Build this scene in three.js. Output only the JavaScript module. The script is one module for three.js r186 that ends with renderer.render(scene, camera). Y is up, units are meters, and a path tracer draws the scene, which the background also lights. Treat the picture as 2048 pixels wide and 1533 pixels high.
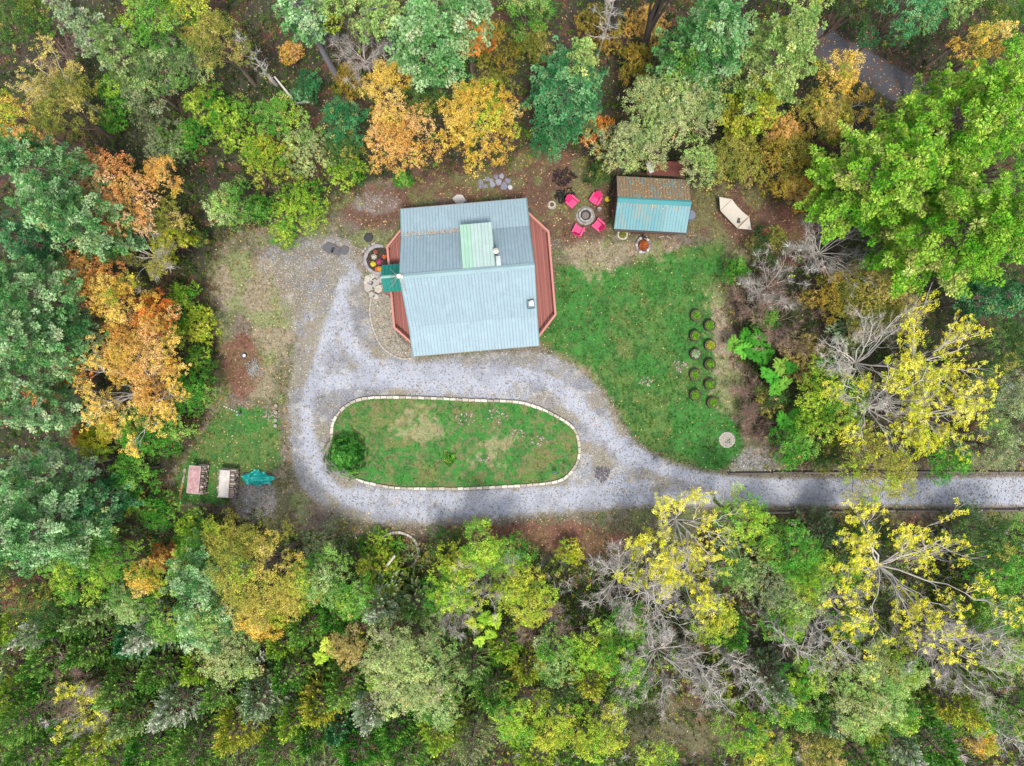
import * as THREE from 'three';
import { mergeGeometries, toCreasedNormals } from 'three/addons/utils/BufferGeometryUtils.js';
import { RoundedBoxGeometry } from 'three/addons/geometries/RoundedBoxGeometry.js';

// ---------------------------------------------------------------- camera, sky, sun, exposure
// A drone hangs 52.5 m over the clearing and looks straight down; north is up in the picture.
const EYE = 52.5, F = 2048 / 1.5;
const scene = new THREE.Scene();
const camera = new THREE.PerspectiveCamera(2 * Math.atan(1533 / 2 / F) * 180 / Math.PI, 2048 / 1533, 0.5, 2000);
camera.position.set(0, EYE, 0); camera.up.set(0, 0, -1); camera.lookAt(0, 0, 0);
const renderer = new THREE.WebGLRenderer({ antialias: true });
renderer.setSize(1024, 766);
renderer.toneMapping = THREE.LinearToneMapping; renderer.toneMappingExposure = 4.0;
renderer.shadowMap.enabled = true;
{ // thin bright overcast, the sun behind it in the south
  const w = 128, h = 64, d = new Float32Array(w * h * 4);
  for (let y = 0; y < h; y++) for (let x = 0; x < w; x++) {
    const el = ((y + 0.5) / h - 0.5) * Math.PI, az = ((x + 0.5) / w - 0.5) * 2 * Math.PI;
    const s = Math.max(0, Math.sin(el)), dz = Math.sin(az) * Math.cos(el), dx = Math.cos(az) * Math.cos(el);
    const glow = Math.max(0, dz * 0.42 + s * 0.9 + dx * 0.08), L = 0.3 + 0.22 * s + 0.28 * glow ** 4, i = (y * w + x) * 4;
    d[i] = L * 0.96; d[i + 1] = L * 0.99; d[i + 2] = L * 1.05; d[i + 3] = 1;
  }
  const t = new THREE.DataTexture(d, w, h, THREE.RGBAFormat, THREE.FloatType);
  t.mapping = THREE.EquirectangularReflectionMapping; t.magFilter = THREE.LinearFilter; t.needsUpdate = true;
  scene.background = t; scene.environment = t;
}
const sun = new THREE.DirectionalLight(0xfff3e2, 2.0);
sun.position.set(5, 60, 24); sun.castShadow = true; sun.shadow.radius = 20;
sun.shadow.mapSize.set(4096, 4096);
Object.assign(sun.shadow.camera, { left: -60, right: 60, top: 50, bottom: -50, near: 1, far: 160 });
scene.add(sun, sun.target);

// ---------------------------------------------------------------- helpers
const ALBEDO = 0.6; // every colour below is written as the camera's bright exposure shows it; the surfaces themselves reflect this share of it
const base = (hex) => new THREE.Color(hex).multiplyScalar(ALBEDO);
function rngOf(s) { let a = s >>> 0; return () => { a = (a + 0x6d2b79f5) | 0; let t = Math.imul(a ^ (a >>> 15), 1 | a); t = (t + Math.imul(t ^ (t >>> 7), 61 | t)) ^ t; return ((t ^ (t >>> 14)) >>> 0) / 4294967296; }; }
const at = (px, py, h = 0) => new THREE.Vector3((px - 1024) * (EYE - h) / F, h, (py - 766.5) * (EYE - h) / F);
const clamp = (x, a = 0, b = 1) => Math.min(b, Math.max(a, x)), mixf = (a, b, t) => a + (b - a) * t;
const smooth = (a, b, x) => { const t = clamp((x - a) / (b - a)); return t * t * (3 - 2 * t); };
const HT = new Float32Array(65536); { const r = rngOf(77); for (let i = 0; i < 65536; i++) HT[i] = r(); }
const hsh = (x, y) => HT[((x & 255) << 8 | (y & 255))];
function vn(x, y) { const i = Math.floor(x), j = Math.floor(y), u = x - i, v = y - j, s = u * u * (3 - 2 * u), t = v * v * (3 - 2 * v); const a = hsh(i, j), b = hsh(i + 1, j), c = hsh(i, j + 1), d = hsh(i + 1, j + 1); return a + (b - a) * s + (c - a) * t + (a - b - c + d) * s * t; }
function fbm(x, y, o = 4) { let s = 0, a = 0.5, n = 0; for (let k = 0; k < o; k++) { s += a * vn(x, y); n += a; a *= 0.5; x = x * 2.03 + 17.1; y = y * 2.03 + 5.3; } return s / n; }
const used = new Map();
function numbered(n) { const k = used.get(n) || 0; used.set(n, k + 1); return k ? n + '_' + String(k).padStart(3, '0') : n; }
const shade = (m) => { m.castShadow = m.receiveShadow = true; return m; };
function tag(o, label, category, group, kind) { const u = o.userData; if (label) u.label = label; if (category) u.category = category; if (group) u.group = group; if (kind) u.kind = kind; return o; }
function thing(name, label, category, p = [0, 0, 0], turn = 0, group) {
  const o = new THREE.Group(); o.name = numbered(name); o.position.set(...(p.toArray ? p.toArray() : p)); o.rotation.y = turn; scene.add(o);
  return tag(o, label, category, group);
}
function part(name, geo, m, parent, label) { const o = shade(new THREE.Mesh(Array.isArray(geo) ? mergeGeometries(geo.map(plain)) : geo, m)); o.name = name; if (label) o.userData.label = label; parent.add(o); return o; }
function plain(g) { if (g.index) g = g.toNonIndexed(); for (const k of Object.keys(g.attributes)) if (!['position', 'normal', 'uv'].includes(k)) g.deleteAttribute(k); if (!g.attributes.uv) g.setAttribute('uv', new THREE.BufferAttribute(new Float32Array(g.attributes.position.count * 2), 2)); return g; }
function group(name, parent) { const o = new THREE.Group(); o.name = name; parent.add(o); return o; }
function structure(name, geo, m) { const o = shade(new THREE.Mesh(geo, m)); o.name = numbered(name); o.userData.kind = 'structure'; scene.add(o); return o; }
function copy(o, label, p, turn) { const c = o.clone(); c.name = numbered(o.name.replace(/_\d+$/, '')); scene.add(c); c.userData = { ...o.userData, label }; if (p) c.position.copy(p); if (turn !== undefined) c.rotation.y = turn; return c; }
const box = (w, h, d, x = 0, y = 0, z = 0, r = 0.012) => { const g = r ? new RoundedBoxGeometry(w, h, d, 1, Math.min(r, w / 3, h / 3, d / 3)) : new THREE.BoxGeometry(w, h, d); return g.translate(x, y, z); };
const cyl = (r0, r1, h, n = 12, x = 0, y = 0, z = 0) => new THREE.CylinderGeometry(r1, r0, h, n).translate(x, y + h / 2, z);
const lin = (hex) => new THREE.Color(hex);
const std = (hex, roughness = 0.85, more = {}) => new THREE.MeshStandardMaterial({ color: base(hex), roughness, ...more });
function bar(a, b, r0, r1 = r0, n = 5) { const d = b.clone().sub(a), g = new THREE.CylinderGeometry(r1, r0, d.length(), n, 1); g.applyQuaternion(new THREE.Quaternion().setFromUnitVectors(new THREE.Vector3(0, 1, 0), d.normalize())); return g.translate((a.x + b.x) / 2, (a.y + b.y) / 2, (a.z + b.z) / 2); }
const V = (x, y, z) => new THREE.Vector3(x, y, z);
// one uneven stone: a box-like lump with its corners pushed about
function lump(r, w, h, d, rough = 0.22, detail = 1) {
  const g = new THREE.IcosahedronGeometry(0.5, detail), p = g.attributes.position, seen = {};
  for (let i = 0; i < p.count; i++) { const k = [p.getX(i), p.getY(i), p.getZ(i)].map((v) => v.toFixed(3)).join(); const s = (seen[k] ??= 1 + (r() - 0.5) * 2 * rough); const q = [0, 1, 2].map((c) => { const v = p.getComponent(i, c) * 2; return Math.sign(v) * Math.pow(Math.abs(v), 0.62) * 0.5 * s; }); p.setXYZ(i, q[0] * w, q[1] * h, q[2] * d); }
  g.computeVertexNormals(); return g;
}
// flat slab with an uneven outline
function slab(r, rad, thick, n = 7, sx = 1) {
  const s = new THREE.Shape(), a0 = r() * 6;
  for (let i = 0; i < n; i++) { const a = a0 + (i + (r() - 0.5) * 0.5) / n * Math.PI * 2, q = rad * (0.82 + 0.3 * r()); s[i ? 'lineTo' : 'moveTo'](Math.cos(a) * q * sx, Math.sin(a) * q); }
  const b = Math.min(0.02, thick * 0.3);
  return new THREE.ExtrudeGeometry(s, { depth: thick - 2 * b, bevelEnabled: true, bevelSize: b, bevelThickness: b, bevelSegments: 1, curveSegments: 1 }).rotateX(-Math.PI / 2).translate(0, b, 0);
}
function texture(w, h, f, srgb = true) { // f(x, y, out) fills out[0..3] with 0..255
  const d = new Uint8Array(w * h * 4), o = [0, 0, 0, 255];
  for (let y = 0, i = 0; y < h; y++) for (let x = 0; x < w; x++, i += 4) { o[3] = 255; f(x, y, o); d[i] = clamp(o[0], 0, 255); d[i + 1] = clamp(o[1], 0, 255); d[i + 2] = clamp(o[2], 0, 255); d[i + 3] = clamp(o[3], 0, 255); }
  const t = new THREE.DataTexture(d, w, h); t.magFilter = THREE.LinearFilter; t.wrapS = t.wrapT = THREE.RepeatWrapping; if (srgb) t.colorSpace = THREE.SRGBColorSpace; t.needsUpdate = true; return t;
}
const rgbOf = (hex) => [hex >> 16 & 255, hex >> 8 & 255, hex & 255];
const lerp3 = (o, c, t) => { o[0] += (c[0] - o[0]) * t; o[1] += (c[1] - o[1]) * t; o[2] += (c[2] - o[2]) * t; };

// ---------------------------------------------------------------- the plan of the ground (drawn in a map whose unit is 1/26 m)
const X0 = -154, Y0 = -115, PW = 2356, PH = 1763, MS = 0.5, MW = Math.round(PW * MS), MH = Math.round(PH * MS);
const spline = (pts, closed = true) => new THREE.CatmullRomCurve3(pts.map(([x, y]) => V(x, y, 0)), closed, 'catmullrom', 0.5);
function plan(draw, blur) {
  const c = document.createElement('canvas'); c.width = MW; c.height = MH;
  const g = c.getContext('2d'); g.setTransform(MS, 0, 0, MS, -X0 * MS, -Y0 * MS); g.fillStyle = g.strokeStyle = '#fff'; g.lineJoin = g.lineCap = 'round'; draw(g);
  const d = g.getImageData(0, 0, MW, MH).data; let a = new Float32Array(MW * MH); for (let i = 0; i < a.length; i++) a[i] = d[i * 4 + 3] / 255;
  for (let k = 0; k < 2 && blur; k++) for (const [n, m, sn, sm] of [[MH, MW, MW, 1], [MW, MH, 1, MW]]) {
    const b = new Float32Array(a.length), w = 2 * blur + 1;
    for (let i = 0; i < n; i++) { let s = 0; const q = (j) => a[i * sn + clamp(j, 0, m - 1) * sm]; for (let j = -blur; j <= blur; j++) s += q(j); for (let j = 0; j < m; j++) { b[i * sn + j * sm] = s / w; s += q(j + blur + 1) - q(j - blur); } }
    a = b;
  }
  return (px, py) => { const x = clamp((px - X0) * MS - 0.5, 0, MW - 1.001), y = clamp((py - Y0) * MS - 0.5, 0, MH - 1.001), i = Math.floor(x), j = Math.floor(y), u = x - i, v = y - j, k = j * MW + i; return (a[k] * (1 - u) + a[k + 1] * u) * (1 - v) + (a[k + MW] * (1 - u) + a[k + MW + 1] * u) * v; };
}
const fill = (pts, curved = true) => (g) => { const q = curved ? spline(pts).getPoints(pts.length * 8).map((p) => [p.x, p.y]) : pts; g.beginPath(); q.forEach(([x, y], i) => g[i ? 'lineTo' : 'moveTo'](x, y)); g.closePath(); g.fill(); };
const stroke = (pts, w) => (g) => { g.lineWidth = w; g.beginPath(); spline(pts, false).getPoints(pts.length * 8).forEach((p, i) => g[i ? 'lineTo' : 'moveTo'](p.x, p.y)); g.stroke(); };
const disc = (list) => (g) => { for (const [x, y, r, r2] of list) { g.beginPath(); g.ellipse(x, y, r, r2 || r, 0, 0, 7); g.fill(); } };
const DRIVE = [[640, 560], [668, 532], [700, 508], [716, 516], [726, 540], [728, 570], [738, 620], [765, 690], [830, 716], [950, 706], [1065, 700], [1135, 725], [1192, 770], [1232, 830], [1272, 885], [1332, 918], [1400, 939], [1460, 950], [1560, 952], [1800, 954], [2202, 952], [2202, 1016], [1800, 1014], [1520, 1016], [1300, 1016], [1100, 1032], [950, 1046], [830, 1050], [720, 1043], [640, 1012], [595, 965], [580, 900], [575, 800], [588, 720], [602, 660], [618, 610]];
const LAWN = [[1118, 524], [1180, 545], [1260, 532], [1330, 505], [1400, 488], [1448, 492], [1446, 545], [1425, 590], [1428, 700], [1438, 800], [1490, 880], [1440, 938], [1380, 930], [1310, 905], [1268, 874], [1238, 826], [1205, 768], [1150, 716], [1080, 686], [1095, 640], [1112, 590]];
const ISLE = [[664, 868], [668, 842], [687, 817], [717, 800], [766, 795], [854, 796.6], [948, 801], [1030, 804], [1077, 816], [1118, 836], [1147, 857], [1157.6, 886], [1157.6, 915], [1144, 942], [1118, 962], [1060, 970], [939, 977], [884, 977.5], [796, 976], [752, 969.5], [722, 962], [702, 950], [679, 930], [667, 900]];
const LAWN2 = [[440, 818], [520, 816], [553, 834], [558, 900], [552, 940], [470, 948], [466, 1000], [400, 1008], [350, 1000], [352, 955], [385, 900], [420, 850]];
const CLEAR = [[440, 480], [560, 440], [690, 390], [740, 372], [840, 350], [1010, 335], [1060, 295], [1180, 315], [1230, 360], [1400, 380], [1480, 368], [1600, 415], [1650, 460], [1560, 500], [1470, 520], [1462, 600], [1475, 700], [1510, 820], [1540, 880], [1550, 935], [1700, 928], [2202, 925], [2202, 1040], [1700, 1040], [1520, 1045], [1300, 1110], [1180, 1120], [1000, 1090], [860, 1080], [700, 1070], [560, 1065], [480, 1030], [330, 1010], [350, 930], [420, 820], [435, 700], [415, 580]];
const mDrive0 = plan(fill(DRIVE), 7), mPark = plan(fill([[548, 510], [640, 474], [722, 500], [728, 560], [742, 640], [650, 780], [592, 780], [588, 660], [556, 570]]), 15), mDrive = (x, y) => Math.max(mDrive0(x, y), mPark(x, y)), mDummy = 0, mIsle = plan(fill(ISLE), 1), mLawn = plan(fill(LAWN), 7), mLawn2 = plan(fill(LAWN2), 6), mClear = plan(fill(CLEAR), 14);
const mTrack = plan((g) => { stroke([[690, 560], [665, 640], [640, 720], [615, 800], [620, 890], [650, 960], [720, 1010], [850, 1024], [1000, 1016], [1200, 1000], [1500, 999], [1800, 1000], [2202, 998]], 15)(g); stroke([[680, 600], [720, 720], [860, 742], [1000, 748], [1100, 765], [1180, 840], [1250, 900], [1350, 945], [1500, 969], [1800, 970], [2202, 968]], 17)(g); stroke([[640, 770], [720, 760], [860, 765], [1010, 772]], 20)(g); stroke([[700, 985], [900, 995], [1100, 985], [1300, 970]], 12)(g); }, 5);
const mEarth = plan((g) => { disc([[1000, 315, 150, 60], [1120, 330, 90, 50], [960, 370, 160, 40], [1150, 410, 90, 80], [1400, 430, 60, 40], [1500, 430, 120, 60], [1300, 490, 60, 22], [760, 420, 90, 40]])(g); fill([[1380, 380], [1480, 365], [1600, 410], [1640, 460], [1580, 500], [1500, 490], [1450, 470], [1390, 440]])(g); }, 12);
const mRed = plan((g) => { disc([[480, 730, 45, 75], [1190, 1090, 90, 32], [1060, 1078, 210, 34], [1330, 345, 80, 22], [760, 400, 60, 25], [1120, 300, 60, 26], [350, 590, 60, 60], [1600, 440, 60, 50], [1690, 1030, 60, 20], [1820, 1040, 50, 18], [1530, 1032, 40, 14]])(g); }, 12);
const mGrey = plan((g) => { disc([[590, 530, 80, 50], [650, 500, 70, 30], [640, 570, 50, 50], [750, 405, 60, 22], [510, 1000, 50, 45], [1250, 980, 60, 16]])(g); fill([[1430, 945], [1500, 895], [1540, 905], [1560, 945]])(g); }, 9);
const mDry = plan((g) => { disc([[1180, 520, 60, 40], [1300, 500, 80, 26], [1430, 610, 24, 40], [1446, 720, 34, 125], [1420, 590, 26, 18], [1170, 740, 40, 20], [1200, 560, 20, 18], [545, 620, 50, 110], [470, 560, 50, 60], [520, 770, 40, 40], [840, 850, 60, 50], [1000, 880, 60, 26], [960, 925, 60, 20], [700, 852, 20, 9], [650, 780, 40, 14]])(g); }, 10);
const mRoad = plan(stroke([[1640, 82], [1680, 108], [1740, 140], [1830, 190], [1900, 230]], 62), 3);
const mSouth = plan((g) => { disc([[1310, 1440, 120, 50], [1390, 1440, 110, 36], [1370, 1490, 140, 30]])(g); }, 14);

function groundColour(px, py, o) {
  const n1 = fbm(px * 0.011, py * 0.011, 4), n2 = fbm(px * 0.06 + 50, py * 0.06, 3), n3 = vn(px * 0.45, py * 0.45), g = hsh(px * 1.3 | 0, py * 1.3 | 0);
  o[0] = 38; o[1] = 31; o[2] = 25;                                            // forest floor: old leaves on dark earth
  lerp3(o, [72, 45, 35], smooth(0.45, 0.7, n2)); lerp3(o, [40, 47, 27], smooth(0.42, 0.62, n1) * 0.9); lerp3(o, [74, 64, 52], smooth(0.62, 0.8, n3) * 0.5);
  lerp3(o, [104, 104, 74], smooth(0.3, 0.8, mSouth(px, py)) * 0.7);
  const c = smooth(0.3, 0.72, mClear(px, py) + (n2 - 0.5) * 0.5);
  const d = [100, 92, 84]; lerp3(d, [84, 86, 62], smooth(0.42, 0.6, n1)); lerp3(d, [116, 108, 98], smooth(0.5, 0.72, n2) * 0.7);
  lerp3(d, [88, 64, 54], smooth(0.25, 0.8, mEarth(px, py) + (n2 - 0.5) * 0.5)); lerp3(d, [108, 74, 68], smooth(0.35, 0.75, mRed(px, py) + (n2 - 0.5) * 0.6) * 0.85);
  lerp3(d, [116, 116, 118], smooth(0.35, 0.75, mGrey(px, py) + (n2 - 0.5) * 0.5)); lerp3(d, [138, 128, 110], smooth(0.35, 0.8, mDry(px, py) + (n2 - 0.5) * 0.5) * 0.7);
  lerp3(d, [96, 118, 62], smooth(0.52, 0.66, fbm(px * 0.025 + 9, py * 0.025, 4)) * 0.5);
  lerp3(o, d, c);
  lerp3(o, [96, 62, 50], smooth(0.4, 0.8, mRed(px, py) + (n2 - 0.5) * 0.5) * 0.6);
  const k = 0.74 + 0.52 * (n3 * 0.45 + g * 0.55); o[0] *= k; o[1] *= k; o[2] *= k;
}
function driveColour(px, py, o) {
  const n1 = fbm(px * 0.02 + 3, py * 0.02, 4), n2 = fbm(px * 0.09, py * 0.09 + 7, 3), g = hsh(px * 1.7 | 0, py * 1.7 | 0), g2 = vn(px * 0.8, py * 0.8), tr = mTrack(px, py);
  o[0] = 112; o[1] = 112; o[2] = 113;
  lerp3(o, [136, 142, 158], smooth(0.0, 0.5, tr + (n1 - 0.35) * 0.9)); lerp3(o, [158, 157, 156], smooth(0.5, 0.7, n2) * 0.45); lerp3(o, [92, 97, 110], smooth(0.52, 0.68, fbm(px * 0.035, py * 0.035 + 33, 4)) * 0.5);
  lerp3(o, [118, 112, 98], smooth(0.5, 0.7, fbm(px * 0.03 + 40, py * 0.03, 4)) * (1 - smooth(0.1, 0.5, tr)) * 0.8); lerp3(o, [168, 162, 150], smooth(0.4, 0.8, mDry(px, py)) * 0.6);
  lerp3(o, [104, 98, 84], (1 - smooth(0.2, 0.7, mDrive0(px, py))) * smooth(0.4, 0.6, fbm(px * 0.04 + 11, py * 0.04, 4)) * 0.8); const edge = 1 - smooth(0.42, 0.75, mDrive(px, py) + (n2 - 0.5) * 0.5); lerp3(o, [104, 95, 80], edge * 0.7);
  lerp3(o, [94, 85, 74], smooth(1300, 1520, px) * (1 - smooth(0.1, 0.45, tr)) * 0.8);
  const tk = smooth(0.1, 0.6, tr); lerp3(o, [150, 156, 171], tk * 0.5); const am = 0.56 - 0.26 * tk, k = 1 - am / 2 + am * (g * 0.6 + g2 * 0.4); o[0] *= k; o[1] *= k; o[2] *= k;
}
function lawnColour(px, py, o, dry = 0) {
  const n1 = fbm(px * 0.016 + 80, py * 0.016, 4), n2 = fbm(px * 0.07 + 20, py * 0.07, 4), g = hsh(px * 1.3 | 0, py * 1.3 | 0), g2 = vn(px * 0.5, py * 0.5);
  o[0] = 40; o[1] = 102; o[2] = 30; lerp3(o, [68, 98, 38], smooth(0.48, 0.66, n1)); lerp3(o, [36, 86, 26], smooth(0.48, 0.66, n2) * 0.8);
  lerp3(o, [96, 98, 52], smooth(0.54, 0.72, fbm(px * 0.045, py * 0.045 + 60, 4)) * (0.4 + dry)); lerp3(o, [98, 92, 62], smooth(0.46, 0.66, fbm(px * 0.13, py * 0.13 + 30, 3)) * dry * 2); lerp3(o, [134, 122, 96], smooth(0.55, 0.95, mDry(px, py) * 0.75 + (fbm(px * 0.09, py * 0.09 + 90, 4) - 0.35) * 1.1) * 0.75);
  const k = 0.74 + 0.52 * (g * 0.5 + g2 * 0.5); o[0] *= k; o[1] *= k; o[2] *= k;
}
const kk = EYE / F; // metres per map unit
function planSheet(name, x0, y0, x1, y1, y, W, colour, maskFn, m = {}) {
  const Hh = Math.round(W * (y1 - y0) / (x1 - x0));
  const t = texture(W, Hh, (i, j, o) => { const px = x0 + (i + 0.5) / W * (x1 - x0), py = y0 + (j + 0.5) / Hh * (y1 - y0); if (maskFn && maskFn(px, py) + (fbm(px * 0.11 + 5, py * 0.11, 3) - 0.5) * 0.55 + (hsh(px * 1.9 | 0, py * 1.9 | 0) - 0.5) * 0.3 < 0.5) { colour(px, py, o); o[3] = 0; return; } colour(px, py, o); });
  const b = texture(512, 512, (i, j, o) => { o[0] = o[1] = o[2] = 255 * (0.5 * HT[(i * 131 + j * 7919) & 65535] + 0.5 * fbm(i * 0.25, j * 0.25, 2)); }, false); b.repeat.set((x1 - x0) * kk / 6, (y1 - y0) * kk / 6);
  t.wrapS = t.wrapT = THREE.ClampToEdgeWrapping;
  const g = new THREE.PlaneGeometry((x1 - x0) * kk, (y1 - y0) * kk).rotateX(-Math.PI / 2), uv = g.attributes.uv; for (let i = 0; i < uv.count; i++) uv.setY(i, 1 - uv.getY(i));
  g.translate(((x0 + x1) / 2 - 1024) * kk, y, ((y0 + y1) / 2 - 766.5) * kk);
  return structure(name, g, new THREE.MeshStandardMaterial({ color: base(0xffffff), map: t, bumpMap: b, bumpScale: 0.03, roughness: 0.95, alphaTest: maskFn ? 0.5 : 0, ...m }));
}
{ // one ground sheet out to the horizon; the pattern mirrors itself beyond the woods in view
  const t = texture(2048, Math.round(2048 * PH / PW), (i, j, o) => groundColour(X0 + (i + 0.5) / 2048 * PW, Y0 + (j + 0.5) / 2048 * PW, o)); t.wrapS = t.wrapT = THREE.MirroredRepeatWrapping;
  const b = texture(512, 512, (i, j, o) => { o[0] = o[1] = o[2] = 255 * (0.4 * HT[(i * 131 + j * 7919) & 65535] + 0.6 * fbm(i * 0.12, j * 0.12, 3)); }, false); b.repeat.set(16, 12);
  const g = new THREE.PlaneGeometry(900, 900).rotateX(-Math.PI / 2), p = g.attributes.position, uv = g.attributes.uv;
  for (let i = 0; i < p.count; i++) uv.setXY(i, (p.getX(i) / kk + 1024 - X0) / PW, (p.getZ(i) / kk + 766.5 - Y0) / PH);
  structure('ground', g, new THREE.MeshStandardMaterial({ color: base(0xffffff), map: t, bumpMap: b, bumpScale: 0.05, roughness: 1 }));
}
const notIsle = (f) => (px, py) => f(px, py) * (1 - mIsle(px, py));
planSheet('driveway', 480, 440, 2202, 1080, 0.004, 2048, driveColour, notIsle(mDrive));
tag(planSheet('lawn', 1040, 460, 1540, 960, 0.008, 900, lawnColour, mLawn), 'green lawn between the house and the row of planters');
planSheet('side_lawn', 330, 790, 590, 1030, 0.008, 512, (a, b, o) => lawnColour(a, b, o, 0.1), mLawn2);
planSheet('road', 1540, 0, 2202, 440, 0.006, 640, (px, py, o) => { const g = 0.8 + 0.4 * hsh(px * 1.5 | 0, py * 1.5 | 0); o[0] = 60 * g; o[1] = 62 * g; o[2] = 70 * g; lerp3(o, [84, 58, 44], smooth(0.6, 0.75, fbm(px * 0.08, py * 0.08, 3)) * 0.6); }, mRoad);
{ // the oval island stands 7 cm above the drive
  const s = new THREE.Shape(spline(ISLE).getPoints(160).map((p) => new THREE.Vector2((p.x - 1024) * kk * 0.996, -(p.y - 766.5) * kk)));
  const W = 1100, x0 = 650, x1 = 1172, y0 = 785, y1 = 988, Hh = Math.round(W * (y1 - y0) / (x1 - x0));
  const t = texture(W, Hh, (i, j, o) => lawnColour(x0 + (i + 0.5) / W * (x1 - x0), y0 + (j + 0.5) / W * (x1 - x0), o, 0.35));
  const g = new THREE.ExtrudeGeometry(s, { depth: 0.07, bevelEnabled: false, curveSegments: 1 }).rotateX(-Math.PI / 2), p = g.attributes.position, uv = g.attributes.uv;
  for (let i = 0; i < p.count; i++) uv.setXY(i, (p.getX(i) / kk + 1024 - x0) / (x1 - x0), (p.getZ(i) / kk + 766.5 - y0) / (y1 - y0));
  structure('grass_island', g, new THREE.MeshStandardMaterial({ color: base(0xffffff), map: t, roughness: 0.95 }));
}
// ---------------------------------------------------------------- leaf-sized pieces, each drawn many times
function cards(make) { const P = [], C = []; make((pts, tint = 1) => { for (let i = 1; i + 1 < pts.length; i++) for (const q of [pts[0], pts[i], pts[i + 1]]) { P.push(q.x, q.y, q.z); C.push(tint, tint, tint); } }); const g = new THREE.BufferGeometry(); g.setAttribute('position', new THREE.Float32BufferAttribute(P, 3)); g.setAttribute('color', new THREE.Float32BufferAttribute(C, 3)); g.computeVertexNormals(); return g; }
const dirIn = (r, low = -1) => { const y = low + (1 - low) * r(), a = r() * 6.2832, q = Math.sqrt(Math.max(0, 1 - y * y)); return V(Math.cos(a) * q, y, Math.sin(a) * q); };
function leafAt(add, c, axis, up, len, wid, tint, fold = 0.15) { const s = axis.clone().cross(up).normalize().multiplyScalar(wid / 2), a = axis.clone().multiplyScalar(len), m = c.clone().addScaledVector(a, 0.45), dn = up.clone().multiplyScalar(-fold * wid); add([c, m.clone().add(s).add(dn), c.clone().add(a), m.clone().sub(s).add(dn)], tint); }
const GEO = {
  broad: (seed, n = 15, size = 0.62) => { const r = rngOf(seed); return cards((add) => { for (let i = 0; i < n; i++) { const c = dirIn(r).multiplyScalar(Math.pow(r(), 0.5)), ax = dirIn(r, -0.6), up = dirIn(r, 0.15).add(V(0, 0.5, 0)).normalize(); leafAt(add, c, ax.addScaledVector(up, -0.6 * ax.dot(up)).normalize(), up, size * (0.7 + 0.6 * r()), size * 0.62, 0.55 + 0.9 * r()); } }); },
  tuft: (seed, n = 46) => { const r = rngOf(seed); return cards((add) => { for (let i = 0; i < n; i++) { const d = dirIn(r, -0.3), up = dirIn(r, 0.2), q = 0.5 + 0.25 * r(); leafAt(add, d.clone().multiplyScalar(0.3), d.clone().add(dirIn(r).multiplyScalar(0.6)).normalize(), up, q, 0.2, 0.62 + 0.76 * r(), 0); } }); },
  plume: (seed, n = 32) => { const r = rngOf(seed); return cards((add) => { for (let i = 0; i < n; i++) { const t = i / n, a = i * 2.4, d = V(Math.cos(a) * 0.8, 0.55 + 0.3 * r(), Math.sin(a) * 0.8).normalize(), up = dirIn(r, 0); leafAt(add, V(0, t * 1.6 - 0.6, 0), d, up, (1 - t * 0.75) * (0.5 + 0.3 * r()), 0.17, 0.62 + 0.76 * r(), 0); } }); },
  frond: (seed) => { const r = rngOf(seed); return cards((add) => { for (let k = 0; k < 11; k++) { const a = k / 11 * 6.283 + r() * 0.7, ln = 0.6 + 0.5 * r(), dp = 0.15 + 0.4 * r(), o = V(Math.cos(a) * ln, dp - 0.25, Math.sin(a) * ln), side = V(-o.z, 0, o.x); for (let i = 1; i < 8; i++) { const t = i / 8, c = o.clone().multiplyScalar(t).add(V(0, 0.35 * Math.sin(t * 2.2) - 0.28 * t * t, 0)); for (const s of [-1, 1]) leafAt(add, c, o.clone().multiplyScalar(0.55).addScaledVector(side, s).add(V(0, -0.25, 0)).normalize(), V(0, 1, 0), 0.36 * Math.sin(0.5 + t * 2.2), 0.13, 0.8 + 0.4 * r()); } } }); },
  spray: (seed) => { const r = rngOf(seed); return cards((add) => { for (let i = 0; i < 16; i++) { const t = i / 16; for (const s of [-1, 1]) leafAt(add, V(0.05 * (r() - 0.5), 0.04 * r(), t * 1.4 - 0.4), V(s * 0.8, -0.12 + 0.2 * r(), 0.75).normalize(), V(0, 1, 0).add(dirIn(r).multiplyScalar(0.4)).normalize(), (1 - t * 0.7) * 0.75, 0.13, 0.8 + 0.4 * r(), 0); } }); },
  grass: (seed, n = 9) => { const r = rngOf(seed); return cards((add) => { for (let i = 0; i < n; i++) { const a = r() * 6.28, d = V(Math.cos(a) * 0.75, 0.8 + 0.5 * r(), Math.sin(a) * 0.75).normalize(), c = V((r() - 0.5) * 0.8, 0, (r() - 0.5) * 0.8); leafAt(add, c, d, V(-d.z, 0.3, d.x).normalize(), 0.8 + 0.5 * r(), 0.14, 0.8 + 0.4 * r(), 0); } }); },
  leaf: (seed) => { const r = rngOf(seed); return cards((add) => leafAt(add, V(0, 0.12, -0.5), V(0, 0.1, 1).normalize(), V(0, 1, 0), 1, 0.75, 1, 0.25)); },
  twigs: (seed, n = 9) => { const r = rngOf(seed); return cards((add) => { for (let i = 0; i < n; i++) { const d = dirIn(r, 0.1), s = V(-d.z, 0, d.x).normalize(), b = d.clone().multiplyScalar(0.1 * r()), e = b.clone().addScaledVector(d, 0.7 + 0.6 * r()), w = 0.026; add([b.clone().addScaledVector(s, w), e.clone(), b.clone().addScaledVector(s, -w)], 0.8 + 0.4 * r()); const f = e.clone().lerp(b, 0.45), e2 = f.clone().add(dirIn(r, 0).multiplyScalar(0.45)); add([f.clone().addScaledVector(s, w * 0.8), e2, f.clone().addScaledVector(s, -w * 0.8)], 0.8 + 0.4 * r()); } }); },
};
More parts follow.
